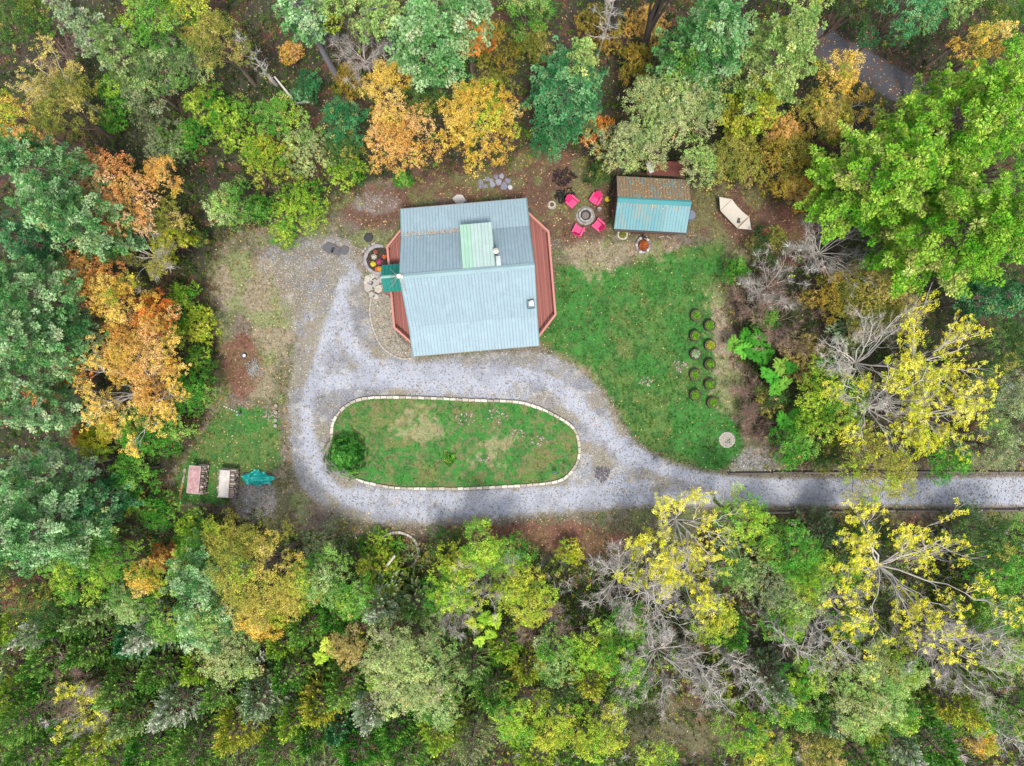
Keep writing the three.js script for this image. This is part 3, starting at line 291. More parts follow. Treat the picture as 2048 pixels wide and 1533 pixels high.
// ---------------------------------------------------------------- the woods, tree by tree
const TREES = [
  // north-west
  ['B', 40, 45, 62, 8, 'dark', 'dark green bushy tree filling the top left corner of the view'],
  ['B', 80, 42, 34, 6.5, 'green', 'small soft green tree between the corner tree and the pale silver pine'],
  ['D', 112, 95, 52, 6, 'grey', 'bare grey-brown twiggy tree under the pale silver pine, top left', { bark: 'brown' }],
  ['P', 160, 48, 58, 11, 'silver', 'pale silver-green pine top near the top left corner', { ts: 0.3 }],
  ['P', 228, 98, 62, 9, 'sage', 'sage green pine just right of and below the pale silver one', { ts: 0.3 }],
  ['B', 325, 55, 66, 9, 'green', 'mid green round tree at the top edge, left of the olive-yellow one'],
  ['B', 385, 28, 46, 8, 'ygreen', 'olive-yellow tree at the top edge above the white bent trunk'],
  ['B', 445, 95, 58, 9, 'olive', 'olive tree with the white bent dead trunk standing beside it'],
  ['B', 370, 135, 60, 7, 'grey', 'thin grey-green tree below the mid green round tree, top left'],
  ['S', 95, 155, 52, 8, 'tan', 'tan-yellow thinning tree near the left edge, above the olive crown', { keep: 0.9 }],
  ['B', 140, 225, 76, 8, 'olive', 'broad olive tree below the tan-yellow one on the left'],
  ['H', 232, 246, 24, 2.5, 'fresh', 'small vivid green bush alone in the brown undergrowth at left'],
  ['B', 300, 172, 66, 6, 'grey', 'hazy grey-green tree in the middle of the north-west woods'],
  ['B', 245, 190, 40, 5.5, 'green', 'little green tree between the olive crown and the hazy grey one'],
  ['B', 20, 232, 44, 9, 'gold', 'golden tree cut by the left edge above the big blue-green pine'],
  ['B', 84, 292, 30, 8, 'amber', 'small amber tree peeping out right of the golden one, left edge'],
  ['P', 62, 330, 92, 15, 'mint', 'big mint green pine on the left edge beside the pink-orange maple'],
  ['P', 125, 425, 96, 14, 'mint', 'wide mint green pine reaching toward the orange maple at left', { base: 0.3 }],
  ['B', 205, 348, 40, 7, 'orange', 'pinkish orange maple top above the large orange maple at left'],
  ['B', 245, 400, 78, 8, 'orange', 'large orange maple beside the mint green pine, left woods', { bias: 0.1 }],
  ['B', 335, 360, 40, 6, 'amber', 'small amber tree right of the large orange maple'],
  ['H', 420, 215, 44, 3.5, 'lime', 'lime shrub at the upper left of the lime thicket'],
  ['H', 470, 250, 54, 3.5, 'lime', 'widest lime shrub in the thicket north-west of the house'],
  ['H', 395, 275, 38, 3, 'fresh', 'green shrub on the left rim of the lime thicket'],
  ['H', 340, 290, 50, 3, 'grey', 'grey-green shrub left of the lime thicket'],
  ['B', 560, 235, 48, 5, 'green', 'green small tree right of the lime thicket, below the fallen white trunk'],
  ['H', 540, 325, 58, 3.5, 'ygreen', 'yellow-green shrub in the middle of the thicket'],
  ['H', 625, 310, 56, 4, 'pale', 'pale yellowish shrub left of the dark green round tree'],
  ['B', 695, 252, 46, 7, 'teal', 'dark blue-green round tree left of the orange maple pair'],
  ['B', 690, 305, 40, 5, 'dark', 'dark green small tree under the blue-green round one'],
  ['H', 605, 415, 58, 3, 'lime', 'bright lime shrub at the edge of the gravel, north-west of the house'],
  ['H', 690, 345, 40, 2.6, 'lime', 'lime shrub at the foot of the left orange maple'],
  ['H', 570, 470, 30, 2, 'lime', 'lowest lime shrub beside the gravel patch'],
  ['H', 522, 420, 30, 2.4, 'fresh', 'small rounded vivid green bush left of the bright lime shrub'],
  ['B', 468, 415, 50, 5, 'sage', 'sage green tree at the top of the west clearing'],
  ['H', 355, 490, 40, 4.5, 'yellow', 'bright yellow-green tree below the large orange maple'],
  ['B', 330, 440, 46, 5, 'olive', 'olive tree directly under the large orange maple'],
  ['D', 290, 505, 56, 6, 'grey', 'bare branched tree between the orange maples at left', { leaves: 'olive', keep: 0.5 }],
  ['H', 400, 478, 18, 2, 'dark', 'tiny dark green bush at the left of the west clearing'],
  ['P', 605, 30, 58, 13, 'mint', 'light green pine at the top edge with a long bare grey trunk', { base: 0.62, bark: 'grey', tr: 0.3 }],
  ['B', 695, 30, 62, 11, 'light', 'light green tree at the top edge between the two bare-trunked pines'],
  ['P', 757, 18, 50, 13, 'light', 'pale yellow-green pine at the top edge with a short bare trunk showing', { base: 0.6, bark: 'grey', tr: 0.3 }],
  ['P', 850, 72, 100, 12, 'mint', 'large tufted mint green pine at the top, above the golden maple', { ts: 0.4 }],
  ['P', 930, 15, 70, 12, 'mint', 'tufted green pine cut by the top edge, right of the large mint one', { ts: 0.4 }],
  ['B', 938, 88, 42, 8, 'red', 'deep orange maple at the top, right of the large mint pine'],
  ['H', 990, 100, 56, 4, 'mossgold', 'moss-gold low growth right of the deep orange maple'],
  ['H', 985, 175, 40, 3, 'olive', 'olive low bush behind the golden maple'],
  ['B', 775, 185, 52, 7, 'gold', 'golden upper half of the maple pair north of the house'],
  ['B', 800, 280, 74, 8, 'amber', 'orange-amber maple north of the house, left of the golden one', { bias: 0.1 }],
  ['B', 962, 250, 88, 8.5, 'gold', 'round golden maple north of the house, right of the orange one'],
  ['B', 850, 205, 42, 5, 'dark', 'dark green tree in the gap between the two bright maples'],
  ['D', 722, 105, 46, 5, 'grey', 'white bare twiggy tree between the two long bare pine trunks'],
  ['H', 585, 112, 22, 2.5, 'amber', 'small amber bush beside the long bare pine trunk'],
  ['H', 618, 180, 32, 3, 'teal', 'blue-green bush below the long bare pine trunk'],
  ['H', 805, 360, 17, 1.4, 'fresh', 'little green bush on bare ground under the orange maple'],
  ['H', 700, 165, 34, 2, 'mossgold', 'moss-gold bush right of the long bare pine trunk'],
  ['K', 505, 110, 26, 8, 'grey', 'white bent dead trunk left of the long bare pine trunk', { tr: 0.16 }],
  // north
  ['P', 1138, 165, 108, 12, 'teal', 'blue-green pine top right of the golden maple, above the fire pit', { ts: 0.34 }],
  ['P', 1158, 140, 34, 13.5, 'light', 'yellow-green tip standing in the middle of the blue-green pine', { base: 0.75 }],
  ['B', 1100, 285, 38, 4, 'teal', 'low blue-green tree at the north edge of the brown yard'],
  ['H', 1188, 270, 34, 4, 'red', 'orange shrub between the blue-green pine and the pale crown over the shed'],
  ['P', 1420, 80, 118, 14, 'mint', 'broad tufted green pine at the top, left of the yellow-green one', { ts: 0.38 }],
  ['P', 1370, 150, 80, 11, 'green', 'green pine bough mass just above the pale crown over the shed'],
  ['B', 1330, 235, 104, 9.5, 'pale', 'pale green broad tree overhanging the shed roof', { twigs: 0 }],
  ['B', 1252, 305, 56, 6, 'pale', 'pale green left limb of foliage at the shed corner'],
  ['H', 1195, 352, 26, 2.2, 'dark', 'dark green round bush left of the shed'],
  ['B', 1400, 335, 42, 5.5, 'pale', 'pale green small tree at the upper right corner of the shed'],
  ['B', 1470, 320, 56, 6, 'olive', 'olive tree between the shed and the orange thicket'],
  ['P', 1565, 105, 108, 14, 'light', 'tall yellow-green pine at the top beside the dark road', { ts: 0.36 }],
  ['P', 1515, 200, 70, 10, 'ygreen', 'yellow-green lower pine left of the gold and grey thicket'],
  ['B', 1570, 330, 76, 5.5, 'mossgold', 'moss-gold thicket tree right of the olive one, above the hammock'],
  ['B', 1560, 270, 36, 5, 'amber', 'small orange tree on top of the moss-gold thicket'],
  ['S', 1700, 215, 60, 6, 'gold', 'gold tree full of grey twigs at the near side of the dark road', { keep: 0.9 }],
  ['B', 1672, 155, 38, 7, 'gold', 'golden tree against the dark road'],
  ['B', 1640, 240, 56, 5.5, 'goldolive', 'olive-gold tree below the golden one near the dark road'],
  ['B', 1600, 385, 40, 4, 'amber', 'low orange tree hanging toward the hammock clearing'],
  ['T', 1258, -75, 60, 15, 'dark', 'tall dark-trunked tree whose crown leaves the top edge', { bark: 'dark', base: 0.75, tr: 0.38 }],
  ['T', 1330, -20, 44, 14, 'green', 'second dark-trunked tree right of the first at the top edge', { bark: 'dark', base: 0.7, tr: 0.34 }],
  ['K', 1222, 8, 40, 12, 'grey', 'white branched snag beside the dark trunk at the top edge', { tr: 0.12 }],
  ['B', 1060, 30, 50, 8, 'sage', 'sage green tree at the top edge above the blue-green pine'],
  ['H', 1270, 130, 44, 3.5, 'mossgold', 'moss-gold undergrowth bush among the dark trunks at the top'],
  ['H', 1200, 60, 50, 3.5, 'mossgold', 'moss-gold bush left of the first dark trunk'],
  ['H', 1290, 55, 40, 3.5, 'amber', 'orange-brown bush between the two dark trunks'],
  ['H', 1060, 100, 40, 3.5, 'olive', 'olive bush left of the blue-green pine at the top'],
  // north-east
  ['B', 1800, 30, 74, 10, 'teal', 'blue-green tree at the top edge beyond the dark road'],
  ['B', 1885, 15, 50, 9, 'light', 'light green tree at the top edge right of the blue-green one'],
  ['B', 1958, 50, 54, 9, 'dark', 'dark green tree at the top edge near the right corner'],
  ['B', 2025, 65, 54, 9, 'green', 'mid green tree in the top right corner'],
  ['B', 1700, 15, 44, 10, 'dark', 'dark green tree at the top edge just above the road'],
  ['B', 1932, 112, 44, 11, 'gold', 'golden tree top above the huge bright green pine'],
  ['P', 1775, 345, 150, 15, 'bright', 'huge bright green pine, its left boughs over the hammock clearing', { ts: 0.42 }],
  ['P', 1930, 235, 150, 17, 'bright', 'huge bright green pine, upper of the three at the right edge', { ts: 0.42 }],
  ['P', 1945, 455, 160, 17, 'bright', 'huge bright green pine, lower of the three at the right edge', { ts: 0.44 }],
  ['P', 2015, 590, 60, 10, 'teal', 'blue-green pine bough at the right edge below the huge bright pines'],
  ['B', 2012, 330, 74, 10, 'bright', 'bright green leafy crown cut by the right edge between the huge pines'],
  ['B', 1590, 8, 54, 11, 'light', 'light green leafy crown at the top edge left of the dark road'],
  ['B', 1985, 150, 50, 12, 'bright', 'bright green leafy top beside the golden tree top at upper right'],
  // east
  ['D', 1655, 500, 60, 5, 'silver', 'white bare bush with arching twigs below the hammock clearing', { n: 14, fine: 6 }],
  ['D', 1545, 570, 46, 4, 'silver', 'white bare bush left of the larger arching one', { n: 10 }],
  ['D', 1560, 640, 60, 3.5, 'tan', 'tan and grey bare bush right of the sumacs', { n: 12, bark: 'brown' }],
  ['H', 1470, 545, 27, 2.4, 'fresh', 'dark green bush at the lawn edge, top of the east hedge'],
  ['H', 1535, 490, 38, 3, 'dark', 'green bush below the red birdhouse'],
  ['D', 1500, 600, 34, 2, 'rust', 'brown-pink dry twiggy bush at the east edge of the lawn', { bark: 'brown', n: 8 }],
  ['B', 1755, 590, 84, 5.5, 'olive', 'soft olive tree in the hollow left of the huge pines'],
  ['B', 1670, 590, 56, 4.5, 'mossgold', 'brown-olive thicket between the bare bush and the soft olive tree'],
  ['B', 1730, 640, 46, 4.5, 'olive', 'olive low tree above the great bare tree'],
  ['H', 1600, 720, 50, 3, 'tan', 'tan dry thicket left of the great bare tree'],
  ['D', 1745, 725, 96, 8, 'silver', 'great bare white tree left of the bright yellow tree', { n: 12, fine: 7, br: 0.1 }],
  ['H', 1690, 680, 44, 3, 'silver', 'silver-green bush behind the great bare tree'],
  ['S', 1885, 725, 100, 9.5, 'lemon', 'bright yellow tree right of the great bare tree, upper crown', { keep: 0.85, n: 10, fine: 6, dens: 1.1 }],
  ['S', 1785, 818, 98, 9, 'yellow', 'bright yellow tree above the driveway, lower left crown', { keep: 0.8, n: 11, fine: 6 }],
  ['S', 1888, 832, 76, 8.5, 'yellow', 'bright yellow tree above the driveway, lower right crown', { keep: 0.85, n: 10, fine: 6 }],
  ['B', 1660, 800, 84, 5.5, 'lime', 'yellow-lime spreading tree left of the bright yellow crowns', { shape: 'broad' }],
  ['F', 1492, 692, 40, 2.4, 'fresh', 'vivid green sumac at the edge of the planter rows'],
  ['F', 1550, 750, 44, 2.6, 'fresh', 'vivid green sumac right of and below the first sumac'],
  ['F', 1530, 710, 22, 2, 'fresh', 'small vivid sumac between the two larger sumacs'],
  ['H', 1540, 800, 40, 2.4, 'dark', 'dark green bush left of the yellow-lime tree, below the sumacs'],
  ['H', 1530, 640, 30, 2.2, 'fresh', 'green bush left of the tan bare bush, above the sumacs'],
  ['F', 1585, 845, 40, 3, 'fresh', 'vivid green sumac under the yellow-lime tree'],
  ['D', 1500, 795, 30, 1.6, 'rust', 'brown dry twiggy bush right of the last planters', { bark: 'brown', n: 9 }],
  ['D', 1515, 850, 28, 1.4, 'rust', 'brown dry twiggy bush above the stone disc corner', { bark: 'brown', n: 9 }],
  ['B', 1580, 895, 46, 4.5, 'fresh', 'dark green tree at the upper timber edging, right of the stone disc'],
  ['H', 1640, 905, 40, 3.5, 'dark', 'dark green bush between the timber edging and the tan crown'],
  ['B', 1748, 945, 76, 8, 'goldolive', 'tan and olive tree hanging over the driveway'],
  ['B', 1890, 920, 44, 5, 'fresh', 'green small tree above the timber edging at right'],
  ['B', 1995, 690, 62, 7, 'dark', 'dark green tree at the right edge below the blue-green bough'],
  ['B', 1990, 800, 66, 6.5, 'grey', 'grey-green tree at the right edge beside the yellow crowns'],
  ['B', 1985, 890, 56, 5.5, 'grey', 'dusky green tree at the right edge just above the driveway'],
  ['K', 1975, 790, 40, 6, 'silver', 'thin white dead branches in front of the grey-green tree', { tr: 0.06 }],
  // west
  ['P', 25, 470, 60, 13, 'teal', 'dark blue-green pine on the left edge below the wide mint pine'],
  ['P', 30, 580, 92, 15, 'mint', 'pale tufted pine on the left edge, left of the burnt-orange maple', { ts: 0.4 }],
  ['P', 60, 680, 86, 14, 'mint', 'tufted green pine below the pale one on the left edge', { ts: 0.4 }],
  ['P', 20, 755, 66, 13, 'mint', 'tufted green pine cut by the left edge, third going down'],
  ['B', 190, 560, 56, 8, 'orange', 'burnt-orange maple at the top of the autumn stand at left'],
  ['S', 180, 625, 50, 8, 'amber', 'amber tree with a grey trunk showing, left autumn stand', { keep: 1, dens: 1.6 }],
  ['B', 255, 605, 56, 8, 'gold', 'golden tree in the middle of the left autumn stand'],
  ['B', 320, 640, 50, 6.5, 'red', 'orange tree on the right rim of the left autumn stand'],
  ['B', 290, 705, 74, 7.5, 'amber', 'amber round tree in the lower middle of the left autumn stand'],
  ['B', 185, 675, 44, 6, 'dark', 'dark green tree caught inside the left autumn stand'],
  ['B', 155, 735, 46, 7, 'red', 'deep orange tree on the left rim of the autumn stand'],
  ['S', 270, 775, 96, 7.5, 'gold', 'large gold tree with pale bare branches at the foot of the autumn stand', { keep: 0.8, n: 12, fine: 6, dens: 1.2, bark: 'pale' }],
  ['B', 320, 790, 50, 6, 'amber', 'orange lower right bough mass beside the pale bare branches'],
  ['B', 100, 780, 36, 6, 'red', 'small deep orange tree left of the pale bare branches'],
  ['H', 372, 600, 34, 3, 'lime', 'lime bush at the right of the left autumn stand'],
  ['H', 410, 655, 38, 2.6, 'ygreen', 'yellow-green bush at the west edge of the clearing'],
  ['H', 360, 660, 30, 3, 'lime', 'lime bush touching the orange tree at the clearing edge'],
  ['H', 405, 720, 32, 2.4, 'green', 'green bush above the side lawn, beside the reddish ground'],
  ['B', 392, 785, 46, 4.5, 'fresh', 'green tree between the autumn stand and the side lawn'],
  // south-west
  ['P', 70, 830, 54, 12, 'mint', 'tufted pine tip left of the broken grey trunk'],
  ['B', 240, 850, 36, 5, 'gold', 'golden small tree below the autumn stand'],
  ['B', 200, 885, 38, 4.5, 'yellow', 'yellow small tree above the broken grey trunk'],
  ['B', 165, 868, 20, 4, 'red', 'little orange tree left of the yellow small tree'],
  ['B', 300, 865, 60, 5, 'fresh', 'leafy green tree left of the side lawn'],
  ['B', 270, 945, 54, 5, 'fresh', 'leafy green tree below the broken grey trunk'],
  ['B', 345, 860, 40, 4.5, 'green', 'green tree bordering the bare strip beside the side lawn'],
  ['H', 270, 1000, 34, 2.8, 'green', 'low green bush left of the pink covered woodpile'],
  ['P', 50, 960, 82, 13, 'mint', 'tufted pine on the left edge above the widest one'],
  ['P', 60, 1065, 118, 14, 'mint', 'widest tufted green pine on the left edge, lower down', { ts: 0.42 }],
  ['P', 188, 1005, 54, 9, 'teal', 'blue-green pine right of the widest tufted pine'],
  ['B', 150, 1075, 56, 7, 'green', 'green tree under the blue-green pine at left'],
  ['K', 150, 935, 44, 8, 'silver', 'dead tree with pale forked branches at the broken grey trunk', { tr: 0.1 }],
  ['H', 320, 1020, 40, 2.8, 'fresh', 'green bush right of the blue-green pine, below the bare strip'],
  ['H', 395, 1050, 34, 3, 'lime', 'round lime bush below the pink covered woodpile'],
  ['H', 375, 1078, 26, 2.6, 'fresh', 'vivid small bush under the round lime bush'],
  // south, left part
  ['B', 30, 1150, 58, 8, 'dark', 'dark green tree at the left edge above the maroon bush'],
  ['H', 70, 1185, 42, 5, 'maroon', 'maroon-red bush at the left edge, lower down', { dens: 0.8, twigs: 1 }],
  ['B', 178, 1150, 48, 6.5, 'green', 'green tree right of the maroon bush'],
  ['C', 85, 1258, 38, 5.5, 'silver', 'silver blue cedar below the maroon bush'],
  ['C', 130, 1245, 46, 5, 'green', 'green feathery cedar right of the silver blue one'],
  ['C', 175, 1235, 46, 5, 'sage', 'sage cedar second right of the silver blue one'],
  ['C', 25, 1255, 40, 5, 'lime', 'lime cedar on the left edge below the maroon bush'],
  ['C', 105, 1315, 54, 5.5, 'green', 'broad green cedar below the silver blue one'],
  ['C', 175, 1300, 48, 5, 'green', 'green cedar right of the broad green one'],
  ['C', 215, 1210, 30, 5, 'sage', 'small pale cedar above the sage ones'],
  ['C', 310, 1260, 44, 6, 'silver', 'white-tipped silver cedar below the gold bush'],
  ['C', 262, 1285, 46, 5, 'teal', 'blue-green cedar left of the white-tipped one'],
  ['P', 392, 1150, 88, 10, 'mint', 'pale mint tree with the gold bush at its left side'],
  ['B', 430, 1230, 60, 7, 'mint', 'pale mint lower crown right of the white-tipped cedar'],
  ['B', 323, 1140, 33, 6, 'gold', 'gold bush glowing left of the pale mint tree'],
  ['H', 335, 1112, 26, 4, 'red', 'red-orange bush just above the gold one'],
  ['B', 535, 1130, 88, 9, 'goldolive', 'big golden olive tree below the gravel, left of the silver tree'],
  ['B', 540, 1222, 44, 7, 'gold', 'gold-orange lower tip of the golden olive tree'],
  ['B', 478, 1285, 60, 6, 'pale', 'pale olive tree below the pale mint crown'],
  ['C', 395, 1338, 34, 4, 'lime', 'lime cedar below the pale olive tree'],
  ['B', 470, 1065, 44, 6, 'goldolive', 'olive tree at the gravel corner, above the golden olive one'],
  ['B', 420, 1110, 44, 6, 'green', 'green tree between the round lime bush and the pale mint tree'],
  ['C', 560, 1290, 36, 5, 'lime', 'lime cedar below the gold-orange tip'],
  ['C', 60, 1430, 60, 6, 'green', 'feathery green cedar near the bottom left corner'],
  ['C', 95, 1375, 44, 5, 'green', 'green cedar above the feathery one at bottom left'],
  ['C', 18, 1400, 40, 5, 'lime', 'lime cedar on the left edge near the bottom'],
  ['D', 150, 1362, 44, 4.5, 'grey', 'bare twiggy tree among the cedars at bottom left', { bark: 'brown' }],
  ['D', 185, 1412, 46, 4.5, 'grey', 'bare tree with a few yellow leaves at bottom left', { leaves: 'yellow', keep: 0.5 }],
  ['C', 225, 1452, 42, 5, 'ygreen', 'yellow-lime cedar right of the bare yellow-leaved tree'],
  ['C', 270, 1432, 42, 5, 'sage', 'sage cedar right of the yellow-lime one'],
  ['C', 350, 1412, 48, 5.5, 'silver', 'silver cedar with grey plumes, left of the lime one near the bottom'],
  ['C', 520, 1400, 58, 6, 'silver', 'widest silver cedar in the lower left woods'],
  ['C', 245, 1375, 46, 5, 'green', 'green cedar above the sage one, bottom left woods'],
  ['C', 310, 1350, 46, 5, 'green', 'green cedar above the silver plumed one'],
  ['C', 472, 1462, 50, 5.5, 'ygreen', 'yellow-lime cedar below the widest silver one'],
  ['C', 170, 1503, 46, 5, 'lime', 'lime cedar at the bottom edge, far left'],
  ['C', 290, 1508, 50, 5, 'fresh', 'vivid green cedar at the bottom edge, left'],
  ['C', 390, 1500, 56, 5, 'green', 'green cedar at the bottom edge beside the yellow-lime one'],
  ['C', 556, 1512, 46, 5, 'green', 'green cedar at the bottom edge below the widest silver one'],
  ['C', 60, 1512, 56, 5, 'green', 'green cedar in the bottom left corner'],
  ['C', 440, 1385, 40, 5, 'green', 'green cedar left of the widest silver one'],
  // south, middle part
  ['B', 598, 1180, 46, 6, 'goldolive', 'olive-gold tree between the golden olive and the silver trees'],
  ['B', 650, 1150, 54, 7, 'sage', 'silvery sage tree left of the stone arc'],
  ['H', 640, 1085, 44, 3.5, 'grey', 'grey-green bush below the gravel, above the silvery sage tree'],
  ['H', 764, 1110, 48, 1.3, 'lime', 'lime bush growing inside the stone arc'],
  ['H', 765, 1150, 52, 3, 'ygreen', 'yellow-green bush just below the stone arc'],
  ['C', 760, 1205, 52, 5.5, 'silver', 'silver cedar below the yellow-green bush'],
  ['C', 830, 1212, 46, 5, 'sage', 'sage cedar right of the silver one below the stone arc'],
  ['H', 890, 1085, 40, 3.5, 'dark', 'dark grey-green bush right of the stone arc'],
  ['B', 965, 1082, 50, 6, 'lime', 'lime tree below the driveway, right of the dark bush'],
  ['B', 1020, 1095, 40, 5, 'green', 'green tree right of the lime tree below the driveway'],
  ['B', 925, 1120, 42, 5.5, 'ygreen', 'yellow-green tree left of the white twiggy top'],
  ['D', 985, 1138, 46, 6, 'silver', 'white twiggy top between the lime trees', { leaves: 'ygreen', keep: 0.6, n: 8 }],
  ['B', 905, 1165, 54, 5, 'lime', 'lime tree below the dark grey-green bush'],
  ['B', 1030, 1150, 48, 5, 'ygreen', 'yellow-green tree right of the white twiggy top'],
  ['F', 868, 1212, 26, 3.5, 'lime', 'lime star-shaped sumac left of the grey brush'],
  ['F', 968, 1245, 44, 4, 'lime', 'large yellow-lime star-shaped sumac right of the grey brush'],
  ['D', 910, 1215, 36, 4.5, 'grey', 'grey fan of bare brush between the two star sumacs'],
  ['B', 1060, 1200, 46, 5, 'ygreen', 'yellow-green tree right of the yellow-lime star sumac'],
  ['H', 1140, 1105, 24, 2.2, 'yellow', 'yellow bush on the reddish ground below the driveway'],
  ['D', 1072, 1238, 42, 4.5, 'grey', 'dark bare tree below the yellow-green one', { bark: 'brown' }],
  ['B', 830, 1325, 86, 8, 'pale', 'large pale olive tree in the middle of the lower woods'],
  ['B', 795, 1275, 50, 6.5, 'pale', 'pale olive upper crown touching the large pale olive tree'],
  ['B', 700, 1285, 34, 5, 'tan', 'tan-yellow small tree left of the pale olive crowns'],
  ['F', 655, 1300, 26, 3.5, 'lime', 'lime star sumac left of the tan-yellow tree'],
  ['C', 612, 1255, 44, 5, 'green', 'green cedar above the lime star sumac'],
  ['C', 668, 1232, 44, 5, 'fresh', 'vivid green cedar above the tan-yellow tree'],
  ['C', 1055, 1335, 42, 5, 'ygreen', 'yellow-lime cedar right of the silver-green pair'],
  ['C', 945, 1330, 50, 5.5, 'sage', 'sage cedar right of the large pale olive tree'],
  ['C', 985, 1385, 46, 5.5, 'green', 'green cedar below the sage one, lower middle'],
  ['C', 748, 1412, 50, 5.5, 'silver', 'silver cedar below the large pale olive tree'],
  ['C', 640, 1410, 48, 5, 'ygreen', 'yellow-lime cedar left of the silver one, lower middle'],
  ['C', 675, 1462, 32, 4, 'teal', 'blue-green spiky cedar under the yellow-lime one'],
  ['C', 690, 1370, 46, 5, 'green', 'green cedar above the yellow-lime one, lower middle'],
  ['C', 790, 1462, 44, 5, 'fresh', 'vivid green cedar below the silver one, lower middle'],
  ['C', 880, 1455, 46, 5, 'lime', 'lime cedar right of the vivid green one near the bottom'],
  ['C', 945, 1478, 44, 5, 'pale', 'pale cedar right of the lime one near the bottom'],
  ['C', 620, 1478, 40, 5, 'green', 'green cedar near the bottom, left of the blue-green spiky one'],
  ['B', 1032, 1422, 46, 5, 'lime', 'lime tree left of the yellow-lime one, lower middle'],
  ['B', 1098, 1438, 46, 5, 'ygreen', 'yellow-lime tree above the grassy gap at the bottom'],
  ['B', 1190, 1448, 56, 5, 'ygreen', 'wide yellow-lime tree left of the pale clearing at the bottom'],
  ['C', 1180, 1350, 46, 5.5, 'ygreen', 'yellow-green cedar above the wide yellow-lime tree'],
  ['C', 1120, 1385, 46, 5, 'sage', 'grey-green cedar left of the yellow-green one'],
  ['C', 1255, 1370, 46, 5, 'sage', 'sage cedar right of the yellow-green one'],
  ['B', 1110, 1300, 46, 5, 'sage', 'sage tree below the dark bare one'],
  ['B', 1180, 1285, 46, 5, 'lime', 'lime tree left of the long grey snag'],
  ['C', 710, 1512, 50, 5, 'fresh', 'vivid green cedar at the bottom edge, left of centre'],
  ['C', 805, 1518, 46, 5, 'green', 'green cedar at the bottom edge, near centre'],
  ['C', 1075, 1512, 46, 4.5, 'lime', 'lime cedar at the bottom edge right of centre'],
  ['C', 1165, 1515, 46, 4.5, 'green', 'green cedar at the bottom edge right of centre'],
  // south-east
  ['S', 1375, 1060, 84, 9, 'lemon', 'thin yellow tree with pale branches below the driveway', { keep: 0.65, n: 10, fine: 6, bark: 'pale' }],
  ['B', 1475, 1028, 54, 8, 'lime', 'lime tree leaning over the timber edging'],
  ['S', 1310, 1125, 54, 8, 'yellow', 'thin yellow tree left of the pale-branched one', { keep: 0.7, bark: 'pale' }],
  ['K', 1290, 1180, 80, 10, 'silver', 'tall white dead tree with long side branches, lower right', { tr: 0.13 }],
  ['D', 1240, 1160, 60, 6, 'silver', 'white bare tree on the edge of the reddish ground', { n: 10 }],
  ['D', 1360, 1145, 54, 6, 'silver', 'white bare tree under the thin yellow tree', { leaves: 'yellow', keep: 0.35 }],
  ['D', 1320, 1310, 70, 6, 'grey', 'broad grey bare brush in the lower right woods', { n: 12, fine: 6 }],
  ['K', 1400, 1340, 70, 9, 'grey', 'long grey snag pointing to the bottom right, left of the silver cedar'],
  ['K', 1480, 1340, 40, 9, 'silver', 'slender white snag ending beside the silver cedar'],
  ['K', 1570, 1270, 56, 9, 'silver', 'white forked snag below the green trees, right'],
  ['K', 1640, 1265, 56, 8.5, 'silver', 'second white forked snag right of the first'],
  ['D', 1640, 1205, 54, 5, 'grey', 'grey fan of brush left of the big yellow-and-grey tree'],
  ['B', 1565, 1090, 52, 6, 'fresh', 'vivid green tree below the timber edging'],
  ['B', 1520, 1065, 40, 5, 'green', 'green tree right of the leaning lime tree'],
  ['B', 1605, 1130, 48, 6, 'lime', 'lime tree left of the big yellow-and-grey tree'],
  ['B', 1590, 1190, 48, 5.5, 'light', 'light green tree below the lime one'],
  ['C', 1650, 1062, 38, 5, 'silver', 'silver cedar just below the timber edging'],
  ['B', 1690, 1050, 40, 5, 'dark', 'dark green tree right of the silver cedar at the edging'],
  ['S', 1815, 1160, 124, 9.5, 'lemon', 'big yellow tree with a grey branching heart below the driveway', { keep: 0.85, n: 13, fine: 7, br: 0.1, dens: 1.2 }],
  ['B', 1930, 1065, 58, 6, 'dark', 'dark green tree right of the big yellow-and-grey tree'],
  ['C', 1962, 1062, 36, 6, 'silver', 'pale silver cedar on the dark green tree at right'],
  ['B', 1985, 1130, 56, 6, 'fresh', 'vivid green tree right of the big yellow-and-grey tree'],
  ['B', 2030, 1195, 48, 6, 'sage', 'sage tree on the right edge, lower half'],
  ['B', 2030, 1080, 44, 5.5, 'green', 'green tree on the right edge just below the edging'],
  ['B', 1985, 1225, 56, 6, 'green', 'green tree below the vivid one at the right edge'],
  ['B', 1700, 1365, 84, 7, 'pale', 'large pale olive tree below the forked snags'],
  ['B', 1780, 1330, 54, 6, 'light', 'light green tree right of the large pale olive one'],
  ['D', 1885, 1295, 66, 6.5, 'silver', 'silvery feathery bare tree below the big yellow-and-grey tree', { n: 14, fine: 6 }],
  ['K', 1965, 1275, 80, 9, 'silver', 'long white snag at right, below the vivid green tree'],
  ['C', 1545, 1365, 38, 6, 'silver', 'white silver cedar at the end of the slender snag'],
  ['C', 1620, 1420, 52, 5.5, 'green', 'green cedar below the white silver one'],
  ['C', 1655, 1440, 42, 5.5, 'silver', 'silver cedar with frosted plumes below the large pale olive tree'],
  ['C', 1735, 1445, 54, 6, 'ygreen', 'yellow-olive cedar right of the frosted silver one'],
  ['C', 1800, 1490, 36, 5, 'silver', 'blue-silver cedar near the bottom right'],
  ['C', 1895, 1400, 48, 5.5, 'ygreen', 'yellow-green cedar below the feathery bare tree'],
  ['C', 1840, 1420, 44, 5, 'green', 'green cedar left of the yellow-green one, bottom right'],
  ['K', 1990, 1460, 70, 8, 'silver', 'white snag in the bottom right corner'],
  ['B', 1945, 1468, 26, 4, 'gold', 'small golden bush near the bottom right corner'],
